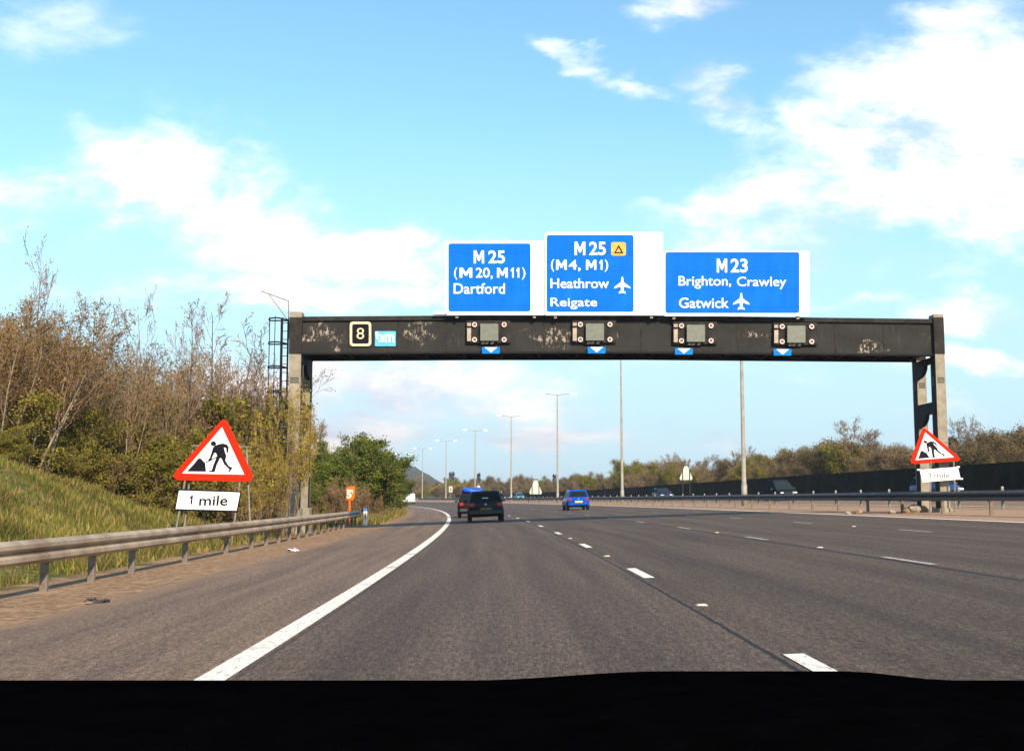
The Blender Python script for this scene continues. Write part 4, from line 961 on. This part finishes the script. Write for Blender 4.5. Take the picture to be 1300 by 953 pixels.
# rubble at the foot of the right gantry leg
r = random.Random(3)
for i, (px, py, s) in enumerate(((1152,643,.35),(1160,641,.5),(1172,645,.4),(1192,643,.5),(1200,646,.35),(1132,645,.25),(1090,648,.3),(1076,648,.22))):
    Y = 43.0-(.5 if i > 4 else 0)+(1.5 if i > 5 else 0); p = P(px, py, Y); g0 = gz_(p.x+dev(Y), Y)
    bm = bmesh.new(); bmesh.ops.create_icosphere(bm, subdivisions=2, radius=s*.55)
    for v in bm.verts: v.co *= r.uniform(.75, 1.1); v.co.z *= .7
    me = bpy.data.meshes.new('rubble_stone'); bm.to_mesh(me); bm.free(); me.materials.append(M['concrete'] if i % 2 else mat('earthy_stone', (.28,.17,.1), .9))
    o = bpy.data.objects.new('rubble_stone', me); C.objects.link(o); o.location = (p.x, Y, g0+s*.2)
    props(o, ['pale stone left of the right gantry leg', 'biggest tan stone against the right gantry leg', 'pale stone between the two right gantry columns', 'tan stone below the right 1 mile plate', 'small pale stone right of the right gantry columns', 'small brown stone lying apart left of the right gantry leg', 'flat grey stone on the central reserve, second farthest left', 'smallest stone on the central reserve, farthest left of the gantry leg'][i], 'stone', 'stones on the central reserve')
# road studs in the gaps between the dashes
for k, (n, Y) in enumerate(((1.746,10.7),(1.746,19.9),(5.4,20.2),(1.746,28.9),(5.4,29.3),(9.07,30.2))):
    mb = MB(); mb.add([(-.09,-.06,0),(.09,-.06,0),(.09,.06,0),(-.09,.06,0),(-.06,-.035,.022),(.06,-.035,.022),(.06,.035,.022),(-.06,.035,.022)], [(0,1,2,3),(4,5,6,7),(0,1,5,4),(1,2,6,5),(2,3,7,6),(3,0,4,7)])
    o = mb.build('road_stud', M['paintf'], None); o.scale = (.62,.62,.7); o.location = road_pt(n, Y, .014); o.rotation_euler.z = heading(Y)
    props(o, ['white road stud nearest the camera on the first lane line','second white road stud on the first lane line','nearest white road stud on the middle lane line','third white road stud on the first lane line','second white road stud on the middle lane line','white road stud on the outermost lane line'][k], 'road stud', 'road studs between the lane dashes')
# ------------------------------------------------------------ vehicles
def wheel(parent, x, y, r=.30, wd=.19):
    s = 1 if x > 0 else -1
    mb = MB(); n = 20
    prof = [(-wd/2, r*.62), (-wd/2, r*.9), (-wd/2+.03, r), (wd/2-.03, r), (wd/2, r*.9), (wd/2, r*.62)]
    vs = [(a, rr_*math.cos(2*math.pi*k/n), rr_*math.sin(2*math.pi*k/n)) for k in range(n) for a, rr_ in prof]
    m_ = len(prof); fs = [(k*m_+j, k*m_+j+1, ((k+1) % n)*m_+j+1, ((k+1) % n)*m_+j) for k in range(n) for j in range(m_-1)]
    mb.add(vs, fs); t = mb.build('wheel', M['tyre'], parent, smooth=False); t.location = (x-s*wd/2, y, r)
    mb = MB(); mb.add([(s*(wd/2-.02), r*.63*math.cos(2*math.pi*k/16), r*.63*math.sin(2*math.pi*k/16)) for k in range(16)]+[(s*(wd/2+.0), 0, 0)], [(k, (k+1) % 16, 16) for k in range(16)])
    for k in range(5):
        a = 2*math.pi*k/5; mb.prism([(s*(wd/2-.01), r*.5*math.cos(a+d), r*.5*math.sin(a+d)) for d in (-.2, .2)]+[(s*(wd/2-.01), r*.15*math.cos(a), r*.15*math.sin(a))], (s*.012, 0, 0))
    mb.build('rim', M['rim'], t)
def quad_in(q, a, off):
    q = [Vector(v) for v in q]; c = sum(q, Vector())/4; nrm = (q[1]-q[0]).cross(q[2]-q[1]).normalized()
    if isinstance(a, (int, float)): a = (a, a)
    ex = ((q[1]-q[0])+(q[2]-q[3]))/2; 
    out = []
    for v, (sx, sy) in zip(q, ((1,1),(-1,1),(-1,-1),(1,-1))):
        i = q.index(v); e1 = (q[(1,0,3,2)[i]]-v).normalized(); e2 = (q[(3,2,1,0)[i]]-v).normalized()
        out.append(v+e1*a[0]+e2*a[1]+nrm*off)
    return out
def car(name, n, Y, label, cat, paintm, Lc=3.9, W=1.66, Hc=1.42, oncoming=False, kind='hatch', plate=None, group=None, zbelt=.92, tail=None, badge=True, x=None):
    e = empty(name, tuple(road_pt(n, Y, .012)), label, cat, group, heading(Y)+(math.pi if oncoming else 0))
    e.rotation_euler.y = -math.atan(T) if not oncoming else math.atan(T)
    w = W/2; h = Lc/2
    if kind == 'van':
        st = [(-h,.42,1.0,.93),(-h+.06,.34,1.02,.97),(0,.28,1.0,1),(h-1.2,.28,1.0,1),(h-.5,.3,.95,.97),(h-.08,.34,.8,.88),(h,.45,.65,.8)]
    elif kind == 'mpv':
        st = [(-h,.42,.86,.84),(-h+.08,.3,.98,.94),(-h+.6,.24,1.02,1),(0,.22,.99,1),(h-1.0,.24,.93,1),(h-.45,.26,.82,.96),(h-.08,.32,.66,.85),(h,.42,.58,.76)]
    else:
        st = [(-h,.45,.80,.82),(-h+.08,.32,.90,.93),(-h+.55,.24,.95,1),(0,.21,.93,1),(h-1.1,.22,.89,1),(h-.5,.24,.79,.96),(h-.08,.32,.64,.85),(h,.42,.56,.76)]
    vs, fs = [], []
    for y, z0, zb1, k in st:
        for s, a, z in ((-1,.86,z0),(-1,.99,z0+.12),(-1,1.0,(z0+zb1)/2+.05),(-1,.95,zb1-.04),(-1,.86,zb1),(1,.86,zb1),(1,.95,zb1-.04),(1,1.0,(z0+zb1)/2+.05),(1,.99,z0+.12),(1,.86,z0)):
            vs.append((s*a*k*w, y, z))
    m_ = 10
    for i in range(len(st)-1):
        for j in range(m_): fs.append((i*m_+j, i*m_+(j+1) % m_, (i+1)*m_+(j+1) % m_, (i+1)*m_+j))
    fs += [tuple(range(m_)), tuple((len(st)-1)*m_+j for j in range(m_))]
    b0 = MB().add(vs, fs).build('body', paintm, e, smooth=True, bevel=.03)
    if kind == 'van': yb0, yb1, yt0, yt1, wt = -h+.03, h-.75, -h+.1, h-1.45, .9
    elif kind == 'mpv': yb0, yb1, yt0, yt1, wt = -h+.12, h-.8, -h+.7, h-2.15, .74
    else: yb0, yb1, yt0, yt1, wt = -h+.10, h-1.05, -h+.48, h-1.85, .76
    zb1 = 1.0 if kind == 'van' else zbelt; wb_ = .95; wr = w*wt
    B = [(-w*wb_, yb0, zb1-.06), (w*wb_, yb0, zb1-.06), (w*wb_, yb1, zb1-.06), (-w*wb_, yb1, zb1-.06)]
    Tt = [(-wr, yt0, Hc-.05), (wr, yt0, Hc-.05), (wr, yt1, Hc-.05), (-wr, yt1, Hc-.05)]
    T2 = [(-wr*.86, yt0+.14, Hc), (wr*.86, yt0+.14, Hc), (wr*.86, yt1-.16, Hc), (-wr*.86, yt1-.16, Hc)]
    cb = MB(); cb.add(B+Tt+T2, [(3,2,1,0),(0,1,5,4),(1,2,6,5),(2,3,7,6),(3,0,4,7),(4,5,9,8),(5,6,10,9),(6,7,11,10),(7,4,8,11),(8,9,10,11)]); cb.build('roof', paintm, e, smooth=False, bevel=.035)
    def pane(q, a, nm, m=None):
        pq = quad_in(q, a, .008); MB().add(pq, [(0,1,2,3)]).build(nm, m or (M['farglass'] if oncoming else M['carglass']), e)
        return pq
    if kind != 'van': pane([B[0], B[1], Tt[1], Tt[0]], (.10, .09), 'rear_window')
    pane([B[2], B[3], Tt[3], Tt[2]], (.09, .1), 'windscreen')
    for s in (0, 1):
        if s: q = [B[1], B[2], Tt[2], Tt[1]]
        else: q = [B[3], B[0], Tt[0], Tt[3]]
        q = [Vector(v) for v in q]
        if kind == 'van': q = [q[0].lerp(q[1], .68), q[1], q[2], q[3].lerp(q[2], .68)] if s else [q[0], q[0].lerp(q[1], .32), q[3].lerp(q[2], .32), q[3]]
        t = .5
        ml, mt = q[0].lerp(q[1], t), q[3].lerp(q[2], t)
        if kind == 'van': pane(q, (.1, .1), 'side_window')
        else: pane([q[0], ml, mt, q[3]], (.07, .09), 'side_window'); pane([ml, q[1], q[2], mt], (.07, .09), 'side_window')
    for x_ in (-w+.0, w-.0):
        for y_ in (-h+.68, h-.75): wheel(e, x_, y_)
    arch = MB()
    for s in (-1, 1):
        for y_ in (-h+.68, h-.75):
            pts = [(s*(w*1.0-.02), y_+.36*math.cos(math.pi*k/8), .30+.36*math.sin(math.pi*k/8)) for k in range(9)]+[(s*(w-.02), y_-.36, .2), (s*(w-.02), y_+.36, .2)]
            arch.prism(pts, (s*.024, 0, 0))
    arch.build('wheel_arch', M['trim'], e)
    mb = MB(); mb.box(-w*.9, w*.9, -h-.05, -h+.16, .34, .52); mb.build('rear_bumper', M['trim'] if tail is None else tail, e, bevel=.035)
    mb = MB(); mb.box(-w*.84, w*.84, h-.16, h+.05, .34, .52); mb.build('front_bumper', M['trim'], e, bevel=.035)
    for s in (-1, 1):
        mb = MB(); x0, x1 = sorted((s*w*.62, s*w*.90)); mb.box(x0, x1, -h-.015, -h+.1, .70, .86 if kind != 'van' else 1.0); mb.build('tail_light', M['taillight'], e, bevel=.02)
        mb = MB(); x0, x1 = sorted((s*w*.48, s*w*.80)); mb.box(x0, x1, h-.14, h-.0, .56, .69); mb.build('headlight', M['head'], e, bevel=.025)
        mb = MB(); x0, x1 = sorted((s*w*.98, s*(w+.17))); mb.box(x0, x1, h-1.62, h-1.52, .90, 1.03); mb.build('mirror', M['trim'], e, bevel=.025)
    mb = MB(); mb.box(-.27, .27, -h-.062, -h-.03, .53, .65) if plate != 'low' else mb.box(-.27,.27,-h-.062,-h-.03,.40,.51); mb.build('number_plate', M['plate'] if plate != 'dirty' else M['plated'], e)
    MB().box(-.26,.26,h+.03,h+.06,.38,.49).build('number_plate', M['platew'], e)
    MB().box(-w*.4,w*.4,h-.05,h+.012,.55,.64).build('grille', M['trim'], e)
    if badge and not oncoming: MB().tube([(0,-h-.02,.80),(0,-h+.05,.80)], .05, 12).build('badge', M['rim'], e)
    if kind != 'van':
        a = Vector(B[0]).lerp(Vector(B[1]), .5); c_ = Vector(Tt[0]).lerp(Vector(Tt[1]), .45)
        mb = MB(); mb.tube([a+Vector((0,-.012,.1)), a.lerp(c_, .45)+Vector((.22,-.03,0))], .012, 5); mb.build('rear_wiper', M['trim'], e)
    return e
black = paint('black_car_paint', (.012,.016,.02)); blue = paint('bright_blue_car_paint', (.002,.06,.36), .25); redc = paint('dark_maroon_car_paint', (.018,.006,.008))
e = car('hatchback_car', -.02, 56.0, 'black hatchback driving ahead in our lane', 'car', black, 3.75, 1.66, 1.42, plate='dirty')
MB().box(-.16,.12,-1.86+.20,-1.86+.22,1.06,1.11).build('window_sticker', mat('sticker_pale', (.35,.6,.55), .5), e)
e2 = car('loaded_car', -.42, 70.0, 'dark maroon car half hidden behind the black hatchback, carrying a blue roof load', 'car', redc, 4.0, 1.68, 1.40)
def roofload():
    Y = 70.0; p = road_pt(-.42, Y); bm = bmesh.new(); bmesh.ops.create_icosphere(bm, subdivisions=4, radius=1); r = random.Random(4)
    for v in bm.verts:
        c = v.co; s = lambda q: math.copysign(abs(q)**.55, q)
        c.x, c.y, c.z = s(c.x)*.62, s(c.y)*.85, s(c.z)*.15
        c.z += .05*math.sin(c.x*5+c.y*4)+.03*math.sin(c.y*9+c.x*3); c.x += .03*math.sin(c.z*20+c.y*6)
    me = bpy.data.meshes.new('roof_load'); bm.to_mesh(me); bm.free(); me.materials.append(M['tarp']); me.polygons.foreach_set('use_smooth', [True]*len(me.polygons))
    o = bpy.data.objects.new('roof_load', me); C.objects.link(o); o.location = (p.x, Y+.0, p.z+1.40+.145); o.rotation_euler.z = heading(Y)
    props(o, 'bright blue wrapped bundle strapped on the roof of the maroon car', 'roof load')
    mb = MB()
    for y in (-.4, .4):
        pts = [(.645*math.cos(math.pi*k/10), y, max(-.14, .175*abs(math.sin(math.pi*k/10))**.5-.01)) for k in range(11)]; mb.tube(pts, .014, 5)
    s_ = mb.build('strap', M['trim'], o)
roofload()
car('hatchback_car', 7.5, 85.5, 'bright blue hatchback in the third lane right of the black one', 'car', blue, 3.75, 1.62, 1.44, tail=blue)
whitep = paint('white_van_paint', (.8,.8,.8), .35)
car('panel_van', 2.2, 242, 'small white panel van far ahead at the bend', 'van', whitep, 4.8, 1.85, 2.15, kind='van')
car('distant_car', -.1, 235, 'tiny pale car beside the white van at the bend', 'car', paint('pale_silver_paint', (.5,.5,.5)), 4.1, 1.66, 1.42)
GO = 'oncoming cars on the far carriageway'
def onc(px, n, label, col, kind='hatch', Lc=4.1, Hc=1.45):
    Y = solveY(px, n); car('oncoming_car', n, Y, label, 'car', col, Lc, 1.72, Hc, oncoming=True, kind=kind, group=GO, badge=False)
dk = mat('dark_slate_paint', (.012,.018,.024), .9, spec=.0); nb_ = paint('navy_paint', (.006,.016,.06)); tq = paint('turquoise_paint', (.03,.2,.28)); mb_ = paint('mid_blue_paint', (.01,.05,.2))
onc(991, 25.8, 'dark slate people carrier coming the other way right of the nearest lamp column', dk, 'mpv', 4.6, 1.72)
onc(1190, 26.2, 'blue car coming the other way, seen behind the right gantry leg', mb_)
onc(841, 25.8, 'navy car coming the other way below the high reversed sign', nb_)
onc(659, 25.8, 'turquoise car coming the other way between the fourth lamp column and the reversed triangle', tq)
onc(642, 25.8, 'dark grey car coming the other way just left of the fourth lamp column', dk)
# ------------------------------------------------------------ the car the photograph is taken from
e = empty('camera_car', (0.12, 0.6, 0), 'black dashboard top and bonnet of the car we ride in, along the bottom edge', 'car')
def toploc(mb, name, m, **kw): return wb(mb, name, m, e, **kw)
def hood(x):  # height of the dashboard's front lip
    z = CH-.1300
    return z+.0065*sm((x+.03)/.14)*(1-sm((x-.24)/.08))
xs = np.linspace(-.62, .86, 75); prof = [(.92,-.10),(.915,-.03),(.90,-.008),(.87,0),(.80,.0),(.66,-.004),(.5,-.03),(.4,-.07),(.34,-.20),(.34,-.34)]
vs = [(x, y, hood(x)+dz) for x in xs for y, dz in prof]; k = len(prof); fs = [(i*k+j, i*k+j+1, (i+1)*k+j+1, (i+1)*k+j) for i in range(len(xs)-1) for j in range(k-1)]
fs += [(i*k+k-1, i*k, (i+1)*k, (i+1)*k+k-1) for i in range(len(xs)-1)]+[tuple(range(k)), tuple((len(xs)-1)*k+j for j in range(k))]
toploc(MB().add(vs, fs), 'dashboard', M['dash'], smooth=True)
st = [(1.02,.80,.70),(1.25,.78,.72),(1.7,.71,.72),(2.1,.60,.68),(2.28,.48,.60)]
vs, fs = [], []
for y, zt_, wd in st:
    for s, a, z in ((-1,1,.25),(-1,1.02,.5),(-1,.97,zt_-.07),(-1,.8,zt_),(0,0,zt_+.01),(1,.8,zt_),(1,.97,zt_-.07),(1,1.02,.5),(1,1,.25)): vs.append((.12+s*a*wd, y, z))
k = 9
for i in range(len(st)-1):
    for j in range(k): fs.append((i*k+j, i*k+(j+1) % k, (i+1)*k+(j+1) % k, (i+1)*k+j))
fs += [tuple(range(k)), tuple((len(st)-1)*k+j for j in range(k))]
toploc(MB().add(vs, fs), 'bonnet', M['bonnet'], smooth=True, bevel=.02)
toploc(MB().box(-.5,.74,2.2,2.36,.28,.5), 'bumper', M['trim'], bevel=.05)
for x in (-.58, .82): wheel(e, x-.12, 1.05, .29)
